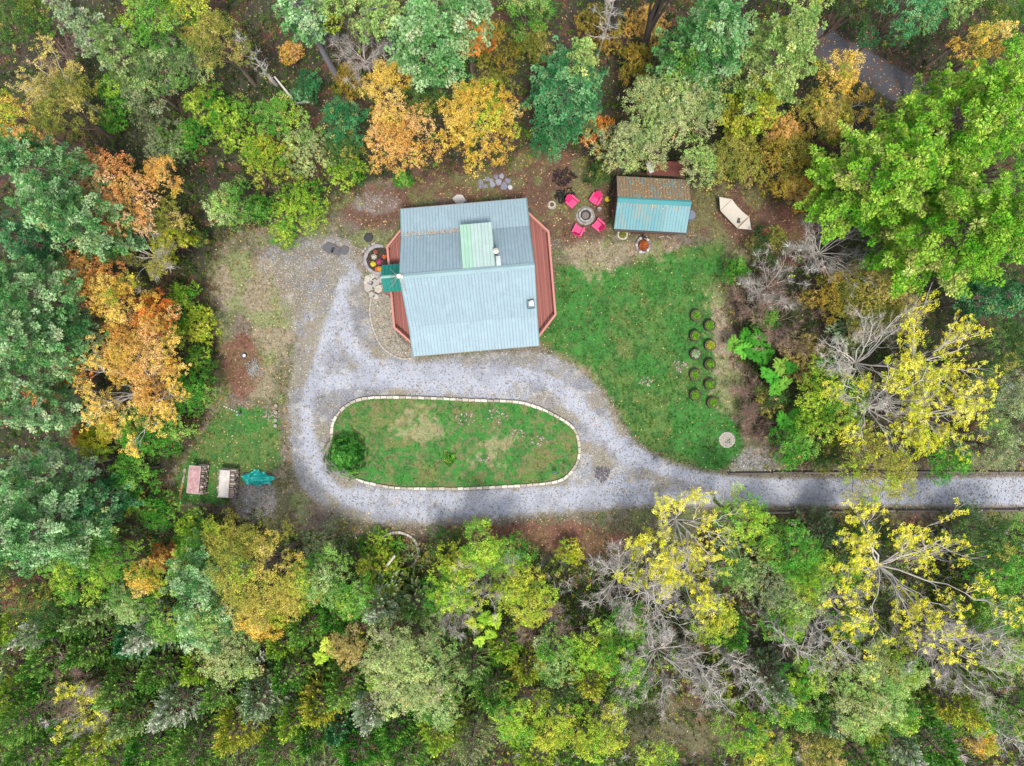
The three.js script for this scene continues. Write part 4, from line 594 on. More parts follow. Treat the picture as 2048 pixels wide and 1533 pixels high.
  ['B', 2025, 1410, 56, 6, 'green', 'green tree on the right edge near the bottom'],
  ['C', 1960, 1340, 40, 5, 'lime', 'lime cedar left of the right edge, near the bottom'],
  ['C', 1870, 1495, 50, 5, 'fresh', 'vivid green cedar at the bottom edge, right'],
  ['B', 1480, 1455, 46, 4.5, 'lime', 'lime tree right of the pale clearing at the bottom'],
  ['B', 1530, 1500, 46, 4.5, 'yellow', 'yellow tree at the bottom edge right of the pale clearing'],
  ['B', 1305, 1508, 40, 4, 'lime', 'lime tree at the bottom edge on the pale clearing'],
  ['C', 1720, 1515, 50, 5, 'green', 'green cedar at the bottom edge beside the blue-silver one'],
  ['C', 1465, 1270, 34, 4.5, 'fresh', 'vivid green cedar between the snags'],
  ['C', 1440, 1380, 30, 4, 'ygreen', 'small yellow-green cedar left of the slender snag'],
  ['B', 1555, 1230, 40, 5, 'green', 'green tree above the first forked snag'],
  ['B', 1470, 1130, 46, 5, 'sage', 'sage tree below the leaning lime tree'],
  ['B', 1420, 1220, 44, 4.5, 'ygreen', 'yellow-green tree between the white bare trees and the snags'],
  ['B', 1530, 1160, 46, 5, 'grey', 'grey-green tree left of the light green one'],
  ['B', 1640, 1495, 46, 4.5, 'olive', 'olive tree at the bottom edge left of the green cedar'],
  ['B', 1250, 1250, 44, 5, 'green', 'green tree left of the tall white dead tree'],
  ['B', 1240, 1310, 40, 5, 'lime', 'lime tree left of the broad grey brush'],
  ['C', 1010, 1290, 44, 5, 'lime', 'lime cedar left of the sage tree, lower middle'],
  ['B', 880, 1390, 46, 6, 'sage', 'sage tree below the large pale olive tree'],
  ['C', 575, 1350, 46, 5, 'green', 'green cedar right of the pale olive tree, lower left'],
  ['C', 590, 1440, 40, 5, 'lime', 'lime cedar right of the widest silver one'],
  ['B', 350, 1240, 40, 6, 'green', 'green tree between the gold bush and the white-tipped cedar'],
  ['B', 130, 1190, 40, 5, 'dark', 'dark green tree between the maroon bush and the green tree beside it'],
  ['B', 240, 1110, 50, 6, 'green', 'green tree left of the red-orange bush'],
  ['B', 280, 1190, 44, 5, 'sage', 'sage tree under the gold bush at left'],
  ['B', 720, 1180, 40, 5, 'green', 'green tree left of the silver cedar below the stone arc'],
  ['C', 760, 1340, 40, 5, 'lime', 'lime cedar at the left foot of the large pale olive tree'],
  ['B', 1685, 1140, 36, 4.5, 'green', 'green tree at the left flank of the big yellow-and-grey tree'],
  ['B', 1690, 1245, 36, 4.5, 'lime', 'lime tree below left of the big yellow-and-grey tree'],
  ['B', 1945, 1215, 36, 4.5, 'lime', 'lime tree below right of the big yellow-and-grey tree'],
  ['B', 1590, 1330, 40, 5, 'lime', 'lime tree below the forked snags, left one'],
  ['B', 1990, 1290, 44, 5.5, 'light', 'light green tree behind the long white snag at right'],
  ['B', 1940, 1420, 40, 5, 'lime', 'lime tree above the small golden bush at bottom right'],
  ['B', 1570, 1400, 40, 5, 'green', 'green tree left of the green cedar under the white silver one'],
  ['B', 1770, 1405, 46, 5, 'green', 'green tree below the light green one, right'],
];
for (const a of TREES) plant(...a);
// the small dark tree standing on the edge of the island
plant('C', 686, 912, 46, 2.6, 'deep', 'dark green spiky little pine on the left end of the grass island', { name: 'pine_tree', shape: 'spray', dens: 1.6, cs: 0.3 });
// ---------------------------------------------------------------- what grows and lies on the ground in masses nobody could count
function holder(name, label) { const o = new THREE.Group(); o.name = name; scene.add(o); return tag(o, label, name.replace(/_/g, ' '), null, 'stuff'); }
function scatter(name, shape, n, seed, test, size, colours, lift = 0, tall = 1) {
  const r = rngOf(seed), cl = new Cloud(shape); let tries = 0;
  while (cl.c.length / 3 < n && tries++ < n * 12) { const px = -150 + r() * 2350, py = -110 + r() * 1750, q = test(px, py, r); if (!q) continue; const p = at(px, py, 0); p.y = lift * (typeof q === 'number' ? q : 1) * r() + 0.012; const s = size * (0.6 + 0.8 * r()); cl.add(p, s, colours(px, py, r), r, dirIn(r), 0.25, tall); }
  const o = cl.build(numbered(name), scene); o.userData.kind = 'stuff'; return o;
}
const wild = (px, py) => (1 - smooth(0.25, 0.6, mClear(px, py) + (fbm(px * 0.05, py * 0.05, 3) - 0.5) * 0.5)) * (1 - smooth(0.2, 0.5, mLawn2(px, py))) * (1 - smooth(0.1, 0.4, mRoad(px, py)));
const G3 = { low: pal(0x223c18, 0x36541e, 0x56702a, 0x4c5a38), dry: pal(0x644c38, 0x5a4032, 0x746044, 0x6a5848), fall: pal(0xa86c38, 0xc09050, 0xd0b880, 0x8c5238, 0xdcc8a0, 0x9c4c3c), lawn: pal(0x2f7418, 0x428a22, 0x60a030, 0x2c6c20, 0x7c9c3c), straw: pal(0x8c7c58, 0xa09270, 0x7c7848, 0xb4aa8c), stone: pal(0x74747a, 0x8a8888, 0xa4a19b, 0x64666e, 0x908a7e) };
const under = (f, seed) => (px, py, r) => { const w = wild(px, py); if (r() > w) return 0; return fbm(px * 0.03 + seed, py * 0.03, 3) > f ? w : 0; };
scatter('undergrowth', 'broad', 24000, 11, under(0.36, 3), 0.2, (x, y, r) => tone(G3.low, fbm(x * 0.02, y * 0.02, 3) * 1.5 - 0.3, r, 0.25), 0.7);
scatter('undergrowth', 'plume', 14000, 12, under(0.4, 13), 0.2, (x, y, r) => tone(y > 1000 ? PAL.green : PAL.grey, r(), r, 0.25), 0.5);
scatter('undergrowth', 'twigs', 9000, 13, under(0.38, 23), 0.36, (x, y, r) => tone(r() < 0.5 ? G3.low : G3.dry, r(), r, 0.3), 0.4);
const south = (f, s) => (px, py, r) => (py > 1040 && r() < wild(px, py) * (0.35 + fbm(px * 0.03 + s, py * 0.03, 3)) * (1 - smooth(0.3, 0.8, mSouth(px, py)) * 0.8) && fbm(px * 0.03 + s, py * 0.03, 3) > f ? 1 : 0);
scatter('undergrowth', 'plume', 11000, 24, south(0.4, 43), 0.18, (x, y, r) => tone(fbm(x * 0.012, y * 0.012 + 4, 2) > 0.5 ? PAL.ygreen : PAL.green, r() * 0.7, r, 0.3), 0.7);
scatter('undergrowth', 'broad', 9000, 25, south(0.42, 53), 0.15, (x, y, r) => tone(fbm(x * 0.014 + 3, y * 0.014, 2) > 0.48 ? PAL.sage : PAL.ygreen, r(), r, 0.3), 0.7);
scatter('undergrowth', 'twigs', 4500, 26, south(0.36, 63), 0.5, (x, y, r) => tone(x < 1000 ? PAL.grey : PAL.twig, r(), r, 0.3), 1.2);
scatter('undergrowth', 'fine', 2600, 14, under(0.6, 33), 0.24, (x, y, r) => tone(fbm(x * 0.015, y * 0.015 + 9, 2) > 0.5 ? PAL.lime : PAL.rust, r(), r, 0.25), 0.8);
// along the rims of the clearing: weeds and dry stalks
const rim = (px, py, r) => { const c = mClear(px, py), w = smooth(0.15, 0.5, c) * (1 - smooth(0.6, 0.95, c)) * (1 - mDrive(px, py)) * (1 - mLawn(px, py)); return r() < w * 0.9 ? 1 : 0; };
scatter('weeds', 'broad', 3000, 15, rim, 0.16, (x, y, r) => tone(fbm(x * 0.04, y * 0.04, 2) > 0.5 ? PAL.olive : G3.dry, r(), r, 0.25), 0.2);
scatter('weeds', 'grass', 4000, 16, rim, 0.22, (x, y, r) => tone(G3.straw, r(), r, 0.2));
// grass of the lawns, straw on the bare ground
const sunk = (m) => (px, py, r) => r() < m(px, py) * smooth(0.25, 0.6, fbm(px * 0.05 + 7, py * 0.05, 3)) * (1 - 0.6 * mDry(px, py)) ? 1 : 0;
const lawnTone = (x, y, r) => tone(fbm(x * 0.03, y * 0.03 + 60, 4) > 0.6 && r() < 0.4 ? G3.straw : G3.lawn, fbm(x * 0.05, y * 0.05, 3) * 0.8 + 0.3 * r(), r, 0.2);
scatter('lawn_grass', 'grass', 26000, 17, sunk((x, y) => Math.min(1, mLawn(x, y) * 1.3)), 0.13, lawnTone);
scatter('lawn_grass', 'grass', 12000, 18, sunk((x, y) => Math.min(1, mLawn2(x, y) * 1.3)), 0.13, lawnTone);
{ const r = rngOf(71), cl = new Cloud('leaf'); for (let i = 0; i < 260; i++) { const x = -4.5 + 4.2 * r(), z = -3.3 + (r() + r() - 1) * 0.3; cl.add(V(x, 3.52 + Math.max(0, z + 3.14) * 0.76 + Math.min(0, z + 3.1) * 0.35 + 0.02, z), 0.07 * (0.6 + 0.8 * r()), tone(G3.fall, r(), r, 0.2), r, V(0, 0, -1), 0.4); } const o = cl.build(numbered('fallen_leaves'), scene); o.position.set(-3.084, 0, -7.722); o.rotation.y = 0.0855; }
{ const o = scatter('island_grass', 'grass', 20000, 19, sunk((x, y) => (mIsle(x, y) > 0.97 ? 0.8 : 0)), 0.11, lawnTone); o.position.y = 0.07; }
const bareG = (px, py, r) => r() < smooth(0.4, 0.8, mClear(px, py)) * (1 - 0.9 * smooth(0.3, 0.6, mDrive(px, py))) * (1 - 0.8 * mLawn(px, py)) * (1 - mLawn2(px, py)) * (0.3 + fbm(px * 0.04, py * 0.04, 3)) ? 1 : 0;
scatter('dry_grass', 'grass', 18000, 20, bareG, 0.12, (x, y, r) => tone(fbm(x * 0.03 + 9, y * 0.03, 3) > 0.55 ? G3.straw : PAL.olive, r(), r, 0.25));
scatter('fallen_leaves', 'leaf', 26000, 21, (px, py, r) => (r() < (1 - 0.85 * smooth(0.3, 0.7, mDrive(px, py))) * (1 - 0.8 * mLawn(px, py)) * (1 - 0.9 * mIsle(px, py)) * (1 - 0.5 * wild(px, py)) * (0.2 + fbm(px * 0.02 + 70, py * 0.02, 3)) ? 1 : 0), 0.105, (x, y, r) => tone(G3.fall, r(), r, 0.2));
scatter('fallen_leaves', 'leaf', 700, 22, (px, py, r) => (r() < smooth(0.55, 0.9, mLawn(px, py) + mIsle(px, py) + mLawn2(px, py)) ? 1 : 0), 0.085, (x, y, r) => tone(G3.straw, r(), r, 0.2), 0.1);
// loose gravel: small stones lying on the drive
const pebble = [0, 1, 2].map((k) => { const g = lump(rngOf(40 + k), 1, 0.6, 0.8, 0.2, 0); return g; });
function stones(name, n, seed, test, size, colours, y = 0.01) {
  const r = rngOf(seed); pebble.forEach((g, v) => { const L = []; let tries = 0; while (L.length < n / 3 && tries++ < n * 25) { const px = -150 + r() * 2350, py = -110 + r() * 1750; if (r() < test(px, py)) L.push([px, py, size * (0.5 + r()), tone(colours, r(), r, 0.2).clone(), r()]); }
    if (!L.length) return; const o = shade(new THREE.InstancedMesh(g, stoneMat, L.length)); L.forEach(([px, py, s, c, a], i) => { const p = at(px, py, 0); p.y = y + s * 0.2; o.setMatrixAt(i, M4.compose(p, Q.setFromAxisAngle(UPV, a * 6.28), S3.set(s, s, s))); o.setColorAt(i, c); }); o.name = numbered(name); o.userData.kind = 'stuff'; scene.add(o); });
}
const stoneMat = new THREE.MeshStandardMaterial({ color: base(0xffffff), roughness: 0.9 });
stones('gravel', 15000, 31, (px, py) => (1 - mIsle(px, py)) * smooth(0.2, 0.6, mDrive(px, py)) * (0.35 + (1 - mTrack(px, py)) * 0.65), 0.075, G3.stone);
stones('gravel', 2600, 32, (px, py) => smooth(0.3, 0.8, mGrey(px, py)), 0.09, G3.stone);
// ---------------------------------------------------------------- house
function metalTex(a, stains, seed, kind) { // sheet metal: streaks along the fall, blotches, fixings
  return texture(512, 512, (x, y, o) => { const u = x / 512, v = y / 512, n = fbm(u * 26 + seed, v * 3, 3), m = fbm(u * 7 + seed, v * 7, 4); o[0] = a[0]; o[1] = a[1]; o[2] = a[2]; lerp3(o, a.map((q) => q * 0.9), smooth(0.45, 0.75, n) * 0.35); lerp3(o, a.map((q) => Math.min(255, q * 1.05 + 4)), smooth(0.5, 0.75, m) * 0.35); if (stains) lerp3(o, stains, smooth(kind[0], kind[1], fbm(u * 12 + 3, v * 5 + seed, 4) + (HT[(x * 31 + y * 977) & 65535] - 0.5) * 0.35) * kind[2]); const k = 0.96 + 0.08 * HT[(x * 131 + y * 71) & 65535]; o[0] *= k; o[1] *= k; o[2] *= k; });
}
const metal = (t, rough = 0.72) => { t.repeat.set(0.25, 0.25); return new THREE.MeshPhysicalMaterial({ color: base(0xffffff), map: t, roughness: rough, specularIntensity: 0.4 }); };
const M = {
  roof: metal(metalTex([131, 154, 168], [130, 112, 92], 3, [0.8, 0.95, 0.25])), dormer: metal(metalTex([148, 170, 170], null, 9)), dormerGreen: metal(metalTex([136, 172, 158], null, 12)), porch: metal(metalTex([30, 116, 110], null, 15), 0.5),
  shedS: metal(metalTex([92, 138, 150], [136, 134, 124], 20, [0.42, 0.75, 0.55])), shedSclean: metal(metalTex([108, 146, 156], null, 22)), shedN: metal(metalTex([92, 138, 150], [128, 112, 92], 25, [0.2, 0.42, 0.95]), 0.85),
  siding: std(0x9c8468, 0.9), dark: std(0x2c2c30, 0.8), white: std(0xb4b2ac, 0.7), rail: std(0xa87068, 0.8), metalGrey: std(0x8c9094, 0.45, { metalness: 0.6 }), glass: new THREE.MeshPhysicalMaterial({ color: 0x28343c, roughness: 0.08 }),
};
const deckTones = [0x864f4b, 0x7a4743, 0x8c5650, 0x804c48].map((h, k) => std(0xffffff, 0.85, { map: texture(64, 512, (x, y, o) => { const c = rgbOf(h), n = fbm(x * 0.2 + k * 30, y * 0.03, 3), q = 0.85 + 0.3 * n; o[0] = c[0] * q; o[1] = c[1] * q; o[2] = c[2] * q; }) }));
// a ribbed metal sheet in its own plane: x across, falls along +z from (0,0,0), length L
function sheetGeo(w, L, ribs, shift = 0, rib = 0.03) { // rib profile extruded along z
  const s = new THREE.Shape(), q = w / ribs; s.moveTo(-w / 2, -0.012); s.lineTo(-w / 2, 0); for (let i = 0; i < ribs; i++) { const x = -w / 2 + i * q; s.lineTo(x + 0.006, 0); s.lineTo(x + 0.012, rib); s.lineTo(x + 0.028, rib); s.lineTo(x + 0.034, 0); s.lineTo(x + 0.036, -0.006); s.lineTo(x + 0.052, -0.006); s.lineTo(x + 0.054, 0); } s.lineTo(w / 2, 0); s.lineTo(w / 2, -0.012);
  const g = new THREE.ExtrudeGeometry(s, { depth: L, bevelEnabled: false, curveSegments: 1 }); const p = g.attributes.position, uv = g.attributes.uv; for (let i = 0; i < p.count; i++) uv.setXY(i, p.getX(i) + shift, p.getZ(i) + shift * 0.37); return g;
}
// a slope laid with sheets: from (x0..x1, y0, z0) down to (y1, z1)
function slope(parent, name, x0, x1, y0, z0, y1, z1, per, ribs, mats, label) {
  const g = group(name, parent); if (label) g.userData.label = label; const L = Math.hypot(y1 - y0, z1 - z0), n = Math.round((x1 - x0) / per), w = (x1 - x0) / n, e = Math.atan2(y0 - y1, Math.abs(z1 - z0)), back = z1 < z0;
  for (let i = 0; i < n; i++) { const m = part('roof_panel', sheetGeo(w - 0.004, L, ribs, i * w + z1 * 3.1), Array.isArray(mats) ? mats[Math.min(mats.length - 1, Math.floor(i / n * mats.length))] : mats, g); m.position.set(x0 + (i + 0.5) * w, y0, z0); m.rotation.order = 'YXZ'; m.rotation.set(e, back ? Math.PI : 0, 0); }
  return g;
}
{
  const house = thing('house', 'house with a pale blue-green ribbed metal roof and red-brown decks', 'house', [-3.084, 0, -7.722], 0.0855);
  const HW = 4.605, WX = 3.95, zr = 0.08;
  part('foundation', box(2 * WX + 0.1, 0.75, 9.3, 0, 0.375, 0), std(0x8a8680, 0.95), house);
  // walls: two long sides and gables up to the roof
  const wall = group('wall', house);
  for (const s of [-1, 1]) part('wall_face', box(2 * WX, 2.05, 0.14, 0, 1.75, s * 4.6), M.siding, wall);
  for (const s of [-1, 1]) { const g = new THREE.Shape([[-4.5, 0.75], [4.5, 0.75], [4.5, 2.8], [3.1, 3.35], [0.08, 5.75], [-3.0, 3.35], [-4.5, 2.8]].map((p) => new THREE.Vector2(...p))); part('wall_face', new THREE.ExtrudeGeometry(g, { depth: 0.14, bevelEnabled: false }).rotateY(-Math.PI / 2).translate(s * WX + 0.07, 0, 0), M.siding, wall); }
  for (const s of [-1, 1]) for (const z of [-2.4, 2.6]) { const w = part('window', box(0.08, 1.2, 1.1, s * (WX + 0.08), 2.1, z), M.white, house); part('pane', box(0.03, 1.0, 0.9, s * (WX + 0.125), 2.1, z), M.glass, w); }
  const d = part('door', box(0.09, 2.0, 0.95, -WX - 0.085, 1.75, -0.45), std(0x5c3a30, 0.7), house); part('handle', box(0.06, 0.05, 0.05, -WX - 0.15, 1.7, -0.1), M.metalGrey, d);
  const roof = house;
  slope(roof, 'roof', -HW, HW, 6.0, zr, 3.52, 3.26, 0.92, 4, M.roof); slope(roof, 'roof', -HW, HW, 3.47, 3.14, 2.64, 5.44, 0.92, 4, M.roof);
  slope(roof, 'roof', -HW, HW, 6.0, zr, 3.52, -3.16, 0.92, 4, M.roof); slope(roof, 'roof', -HW, HW, 3.47, -3.06, 2.64, -5.44, 0.92, 4, M.roof);
  part('ridge_cap', [box(2 * HW + 0.04, 0.02, 0.24, 0, 0, 0.115, 0).rotateX(0.64).translate(0, 6.06, zr), box(2 * HW + 0.04, 0.02, 0.24, 0, 0, -0.118, 0).rotateX(-0.64).translate(0, 6.064, zr)], metal(metalTex([128, 154, 164], null, 40)), house);
  for (const s of [-1, 1]) part('fascia', box(2 * HW - 0.05, 0.16, 0.03, 0, 2.58, s * 5.42, 0.005), std(0x6c5a4c), house);
  // rakes along the gable edges
  for (const s of [-1, 1]) part('rake', [[6.0, zr, 3.5, 3.24], [3.5, 3.22, 2.7, 5.44], [6.0, zr, 3.5, -3.14], [3.5, -3.12, 2.7, -5.44]].map(([a, b, c, e]) => bar(V(s * (HW + 0.02), a - 0.07, b), V(s * (HW + 0.02), c - 0.07, e), 0.05, 0.05, 4)), std(0x64848a, 0.6), house);
  // shed dormer on the north slope
  const dor = group('dormer', house);
  slope(dor, 'roof', -0.27, 1.95, 5.93, -0.02, 4.95, -3.34, 0.74, 3, [M.dormerGreen, M.dormer, M.dormer]);
  for (const x of [-0.16, 1.84]) { const s = new THREE.Shape([[3.2, 3.4], [3.2, 4.86], [0.1, 5.8], [0.1, 5.5]].map((p) => new THREE.Vector2(...p))); part('cheek', new THREE.ExtrudeGeometry(s, { depth: 0.1, bevelEnabled: false }).rotateY(Math.PI / 2).translate(x - 0.05, 0, 0), std(0x4f7a70, 0.8), dor); }
  part('dormer_wall', box(1.9, 1.4, 0.1, 0.84, 4.16, -3.2), M.siding, dor); const dw = part('window', box(1.1, 0.8, 0.06, 0.84, 4.2, -3.27), M.white, dor); dw.name = 'window';
  // stove pipe with a white cone cap, and its flashing
  const pipe = group('stove_pipe', house); part('pipe', cyl(0.1, 0.1, 1.3, 12, 2.09, 5.0, -1.04), M.dark, pipe); part('cap', [cyl(0.2, 0.04, 0.14, 14, 2.09, 6.32, -1.04), cyl(0.13, 0.13, 0.1, 12, 2.09, 6.22, -1.04)], M.white, pipe);
  part('flashing', box(0.3, 0.02, 0.95, 0, 0, 0, 0.004).rotateX(-0.655).translate(2.2, 5.66, -0.5), std(0xc8d4d8, 0.5), house);
  // vent box near the east edge
  const vent = group('chimney', house); part('curb', box(0.5, 0.9, 0.48, 4.22, 4.3, 2.56, 0.01), std(0x4c6872, 0.6), vent); part('lid', [box(0.34, 0.08, 0.3, 4.24, 4.79, 2.55), box(0.2, 0.1, 0.4, 4.28, 4.77, 2.52)], M.white, vent);
  // porch roof over the west steps
  const por = group('porch', house); slope(por, 'roof', -6.35, -3.9, 3.42, -0.44, 2.62, 0.55, 0.82, 3, M.porch); slope(por, 'roof', -6.35, -3.9, 3.42, -0.44, 2.62, -1.43, 0.82, 3, M.porch);
  part('ridge_cap', [box(2.45, 0.02, 0.13, -5.12, 0, 0.06, 0).rotateX(0.68).translate(0, 3.47, -0.44), box(2.45, 0.02, 0.13, -5.12, 0, -0.063, 0).rotateX(-0.68).translate(0, 3.474, -0.44)], std(0x7aa4a0, 0.5), por);
  for (const z of [-1.3, 0.42]) part('post', box(0.12, 2.6, 0.12, -6.1, 1.3, z), M.rail, por);
  // decks, board by board, and their rails
  for (const s of [-1, 1]) {
    const deck = group('deck', house), rail = group('railing', house), x1 = s < 0 ? 5.98 : 6.08, za = s < 0 ? -2.95 : -3.06, zb = s < 0 ? 3.08 : 3.15, ext = s < 0 ? 1.55 : 1.75;
    const nB = 15, bw = (x1 - WX - 0.06) / nB;
    for (let i = 0; i < nB; i++) { const x = WX + 0.06 + (i + 0.5) * bw, cut = Math.max(0, (x - 4.5) / (x1 - 4.5)), z0 = za - ext * (1 - cut), z1 = zb + ext * (1 - cut); part('deck_board', new THREE.BoxGeometry(bw - 0.012, 0.04, z1 - z0).translate(s * x, 0.8 + (i % 3) * 0.0015, (z0 + z1) / 2), deckTones[(i * 7 + (s > 0 ? 1 : 0)) % 4], deck); }
    part('deck_frame', box(x1 - WX - 0.1, 0.2, zb - za, s * (x1 + WX) / 2, 0.66, (za + zb) / 2), std(0x5c3834), deck);
    const P = [V(s * 4.5, 0, za - ext), V(s * x1, 0, za), V(s * x1, 0, zb), V(s * 4.5, 0, zb + ext)];
    for (let k = 0; k < 3; k++) { const a = P[k], b = P[k + 1], L = a.distanceTo(b), turn = Math.atan2(b.x - a.x, b.z - a.z), mid = a.clone().lerp(b, 0.5);
      part('rail_cap', new THREE.BoxGeometry(0.15, 0.04, L + 0.06).rotateY(turn).translate(mid.x, 1.66 + k * 0.003, mid.z), M.rail, rail); part('lower_rail', new THREE.BoxGeometry(0.05, 0.08, L).rotateY(turn).translate(mid.x, 0.95 + k * 0.003, mid.z), M.rail, rail);
      const bal = []; for (let q = 0.12; q < L; q += 0.14) { const p = a.clone().lerp(b, q / L); bal.push(new THREE.BoxGeometry(0.035, 0.7, 0.035).translate(p.x, 1.29, p.z)); } part('baluster', bal, M.rail, rail).userData.kind = 'stuff';
    }
    for (const p of P) part('post', box(0.11, 0.95, 0.11, p.x, 1.16, p.z), M.rail, rail);
    for (const z of [za, 0, zb]) part('footing', box(0.14, 0.6, 0.14, s * (x1 - 0.15), 0.3, z), std(0x5c3834), deck);
  }
  // white strings of an autumn web stretched from the ridge end to the porch roof
  const web = thing('string_web', 'white strings stretched from the west ridge end down to the porch roof', 'decoration', [-3.084, 0, -7.722], 0.0855);
  const top = V(-4.66, 6.0, 0.05), r = rngOf(5), g = []; for (let i = 0; i < 9; i++) { const e = V(-5.4 - r() * 0.6, 2.8, -1.2 + i * 0.2); g.push(bar(top.clone().add(V(0, 0.03, (r() - 0.5) * 0.3)), e, 0.014, 0.012, 4)); } for (let i = 0; i < 5; i++) g.push(bar(top.clone(), V(-4.3, 5.9 - Math.abs(0.25 * i - 0.3) * 0.8, 0.2 + i * 0.28), 0.012, 0.01, 4)); part('strand', g, M.white, web).userData.kind = 'stuff';
  part('knot', [lump(r, 0.3, 0.16, 0.3).translate(-4.62, 6.1, 0.05), lump(r, 0.2, 0.12, 0.22).translate(-4.45, 6.1, 0.12)], M.white, web);
}
// ---------------------------------------------------------------- shed
{
  const s = thing('shed', 'small shed with a leaf-strewn ribbed metal roof under the pale tree', 'shed', [10.26, 0, -13.14], -0.055), w = 2.66;
  const wall = group('wall', s); for (const q of [-1, 1]) part('wall_face', box(4.7, 2.3, 0.1, 0, 1.15, q * 1.6), std(0x6a4438), wall);
  for (const q of [-1, 1]) { const g = new THREE.Shape([[-1.55, 0], [1.55, 0], [1.55, 2.3], [0, 3.2], [-1.55, 2.3]].map((p) => new THREE.Vector2(...p))); part('wall_face', new THREE.ExtrudeGeometry(g, { depth: 0.1, bevelEnabled: false }).rotateY(-Math.PI / 2).translate(q * 2.35 + 0.05, 0, 0), std(0x6a4438), wall); }
  const d = part('door', box(1.0, 1.95, 0.06, -0.5, 0.98, 1.69), std(0x54342c), s); part('handle', box(0.04, 0.12, 0.05, -0.12, 1.0, 1.74), M.dark, d);
  slope(s, 'roof', -w, w, 3.42, 0, 2.32, 1.95, 0.88, 4, [M.shedS, M.shedS, M.shedSclean]); slope(s, 'roof', -w, w, 3.42, 0, 2.32, -1.95, 0.88, 4, M.shedN, 'north roof slope covered in brown leaves');
  part('ridge_cap', [box(2 * w, 0.02, 0.3, 0, 0, 0.15, 0).rotateX(0.51).translate(0, 3.475, 0), box(2 * w, 0.02, 0.14, 0, 0, -0.07, 0).rotateX(-0.51).translate(0, 3.478, 0)], metal(metalTex([62, 126, 134], null, 44)), s);
  part('gutter', box(2 * w, 0.09, 0.1, 0, 2.25, 2.02, 0.02), M.dark, s);
  for (const q of [-1, 1]) part('rake', [bar(V(q * w, 3.36, 0), V(q * w, 2.26, 1.95), 0.045, 0.045, 4), bar(V(q * w, 3.36, 0), V(q * w, 2.26, -1.95), 0.045, 0.045, 4)], M.dark, s);
  // leaves lying on the roof
  const cl = new Cloud('leaf'), r = rngOf(9); for (let i = 0; i < 520; i++) { const x = (r() - 0.5) * 5.2, z = -r() * 1.9 * (r() < 0.8 ? 1 : -0.3); cl.add(V(x, 3.45 - Math.abs(z) * 0.564, z), 0.09 * (0.6 + 0.8 * r()), tone(G3.fall, r(), r, 0.2), r, V(0, 0, Math.sign(z)), 0.5); } cl.build('fallen_leaves', scene).position.copy(s.position); scene.children[scene.children.length - 1].rotation.y = s.rotation.y; scene.children[scene.children.length - 1].name = numbered('fallen_leaves');
  const lean = thing('lean_to', 'rust-red sheet roof of a low lean-to behind the shed', 'lean-to', at(1330, 338, 1.6).setY(0), -0.055); part('roof', box(2.7, 0.06, 1.1, 0, 1.7, 0).rotateX(0.0), std(0x54241a, 0.85), lean); for (const x of [-1.4, 1.4]) part('post', box(0.1, 1.66, 0.1, x, 0.83, -0.5), M.dark, lean);
  const tp = thing('white_sheet', 'crumpled white-grey sheet hanging off the lean-to behind the shed', 'sheet', at(1300, 336, 1.8).setY(1.74), 0.4); const gg = new THREE.PlaneGeometry(0.36, 0.8, 6, 12).rotateX(-Math.PI / 2), pp = gg.attributes.position; for (let i = 0; i < pp.count; i++) pp.setY(i, 0.05 + 0.1 * fbm(pp.getX(i) * 5, pp.getZ(i) * 4, 2)); gg.computeVertexNormals(); part('cloth', gg, std(0x9a9ea8, 0.8, { side: THREE.DoubleSide }), tp);
  const fe = thing('trellis', 'dark wooden trellis standing left of the shed', 'trellis', at(1226, 372, 0.8).setY(0), -0.25); for (const z of [-0.9, 0, 0.9]) part('post', box(0.09, 1.7, 0.09, 0, 0.85, z), std(0x3a2a22), fe); for (const y of [0.5, 1.1, 1.6]) part('rail', box(0.05, 0.07, 1.9, 0.06, y, 0), std(0x3a2a22), fe);
  const tank = thing('barrel', 'blue-grey barrel standing against the right end of the shed', 'barrel', at(1382, 430, 0.9).setY(0)); part('body', [cyl(0.36, 0.4, 0.45, 18), cyl(0.4, 0.36, 0.45, 18, 0, 0.45)], std(0x66708a, 0.6), tank); part('lid', cyl(0.37, 0.35, 0.04, 18, 0, 0.9), std(0x566078, 0.6), tank);
}
// ---------------------------------------------------------------- white stone edging of the island
{
  const r = rngOf(300), e = thing('stone_edging', 'ring of white stone blocks around the oval grass island', 'edging'), c = spline(ISLE), L = c.getLength(), n = Math.round(L / 12.6), gs = [0, 1, 2, 3].map(() => { const g = new RoundedBoxGeometry(1, 0.2, 0.24, 1, 0.035), p = g.attributes.position; for (let i = 0; i < p.count; i++) p.setXYZ(i, p.getX(i) * (1 + (r() - 0.5) * 0.03), p.getY(i) + (r() - 0.5) * 0.012, p.getZ(i) + (r() - 0.5) * 0.03); return g; }), ms = [0xb2aea6, 0xa09b90, 0xbab6ae, 0x8e897e].map((h) => std(h, 0.9));
  const pts = c.getSpacedPoints(n);
  for (let i = 0; i < n; i++) { if ((i * 7) % 53 === 0) { } const a = at(pts[i].x, pts[i].y), b = at(pts[i + 1].x, pts[i + 1].y), m = part('stone', gs[Math.floor(r() * 4)], ms[Math.floor(r() * 4)], e); m.position.copy(a).lerp(b, 0.5).setY(0.095 + r() * 0.015); m.rotation.y = Math.atan2(-(b.z - a.z), b.x - a.x) + (r() - 0.5) * 0.14; m.rotation.x = (r() - 0.5) * 0.1; m.scale.set(a.distanceTo(b) - 0.012 - 0.02 * r(), 0.9 + 0.3 * r(), 0.78 + 0.3 * r()); }
}
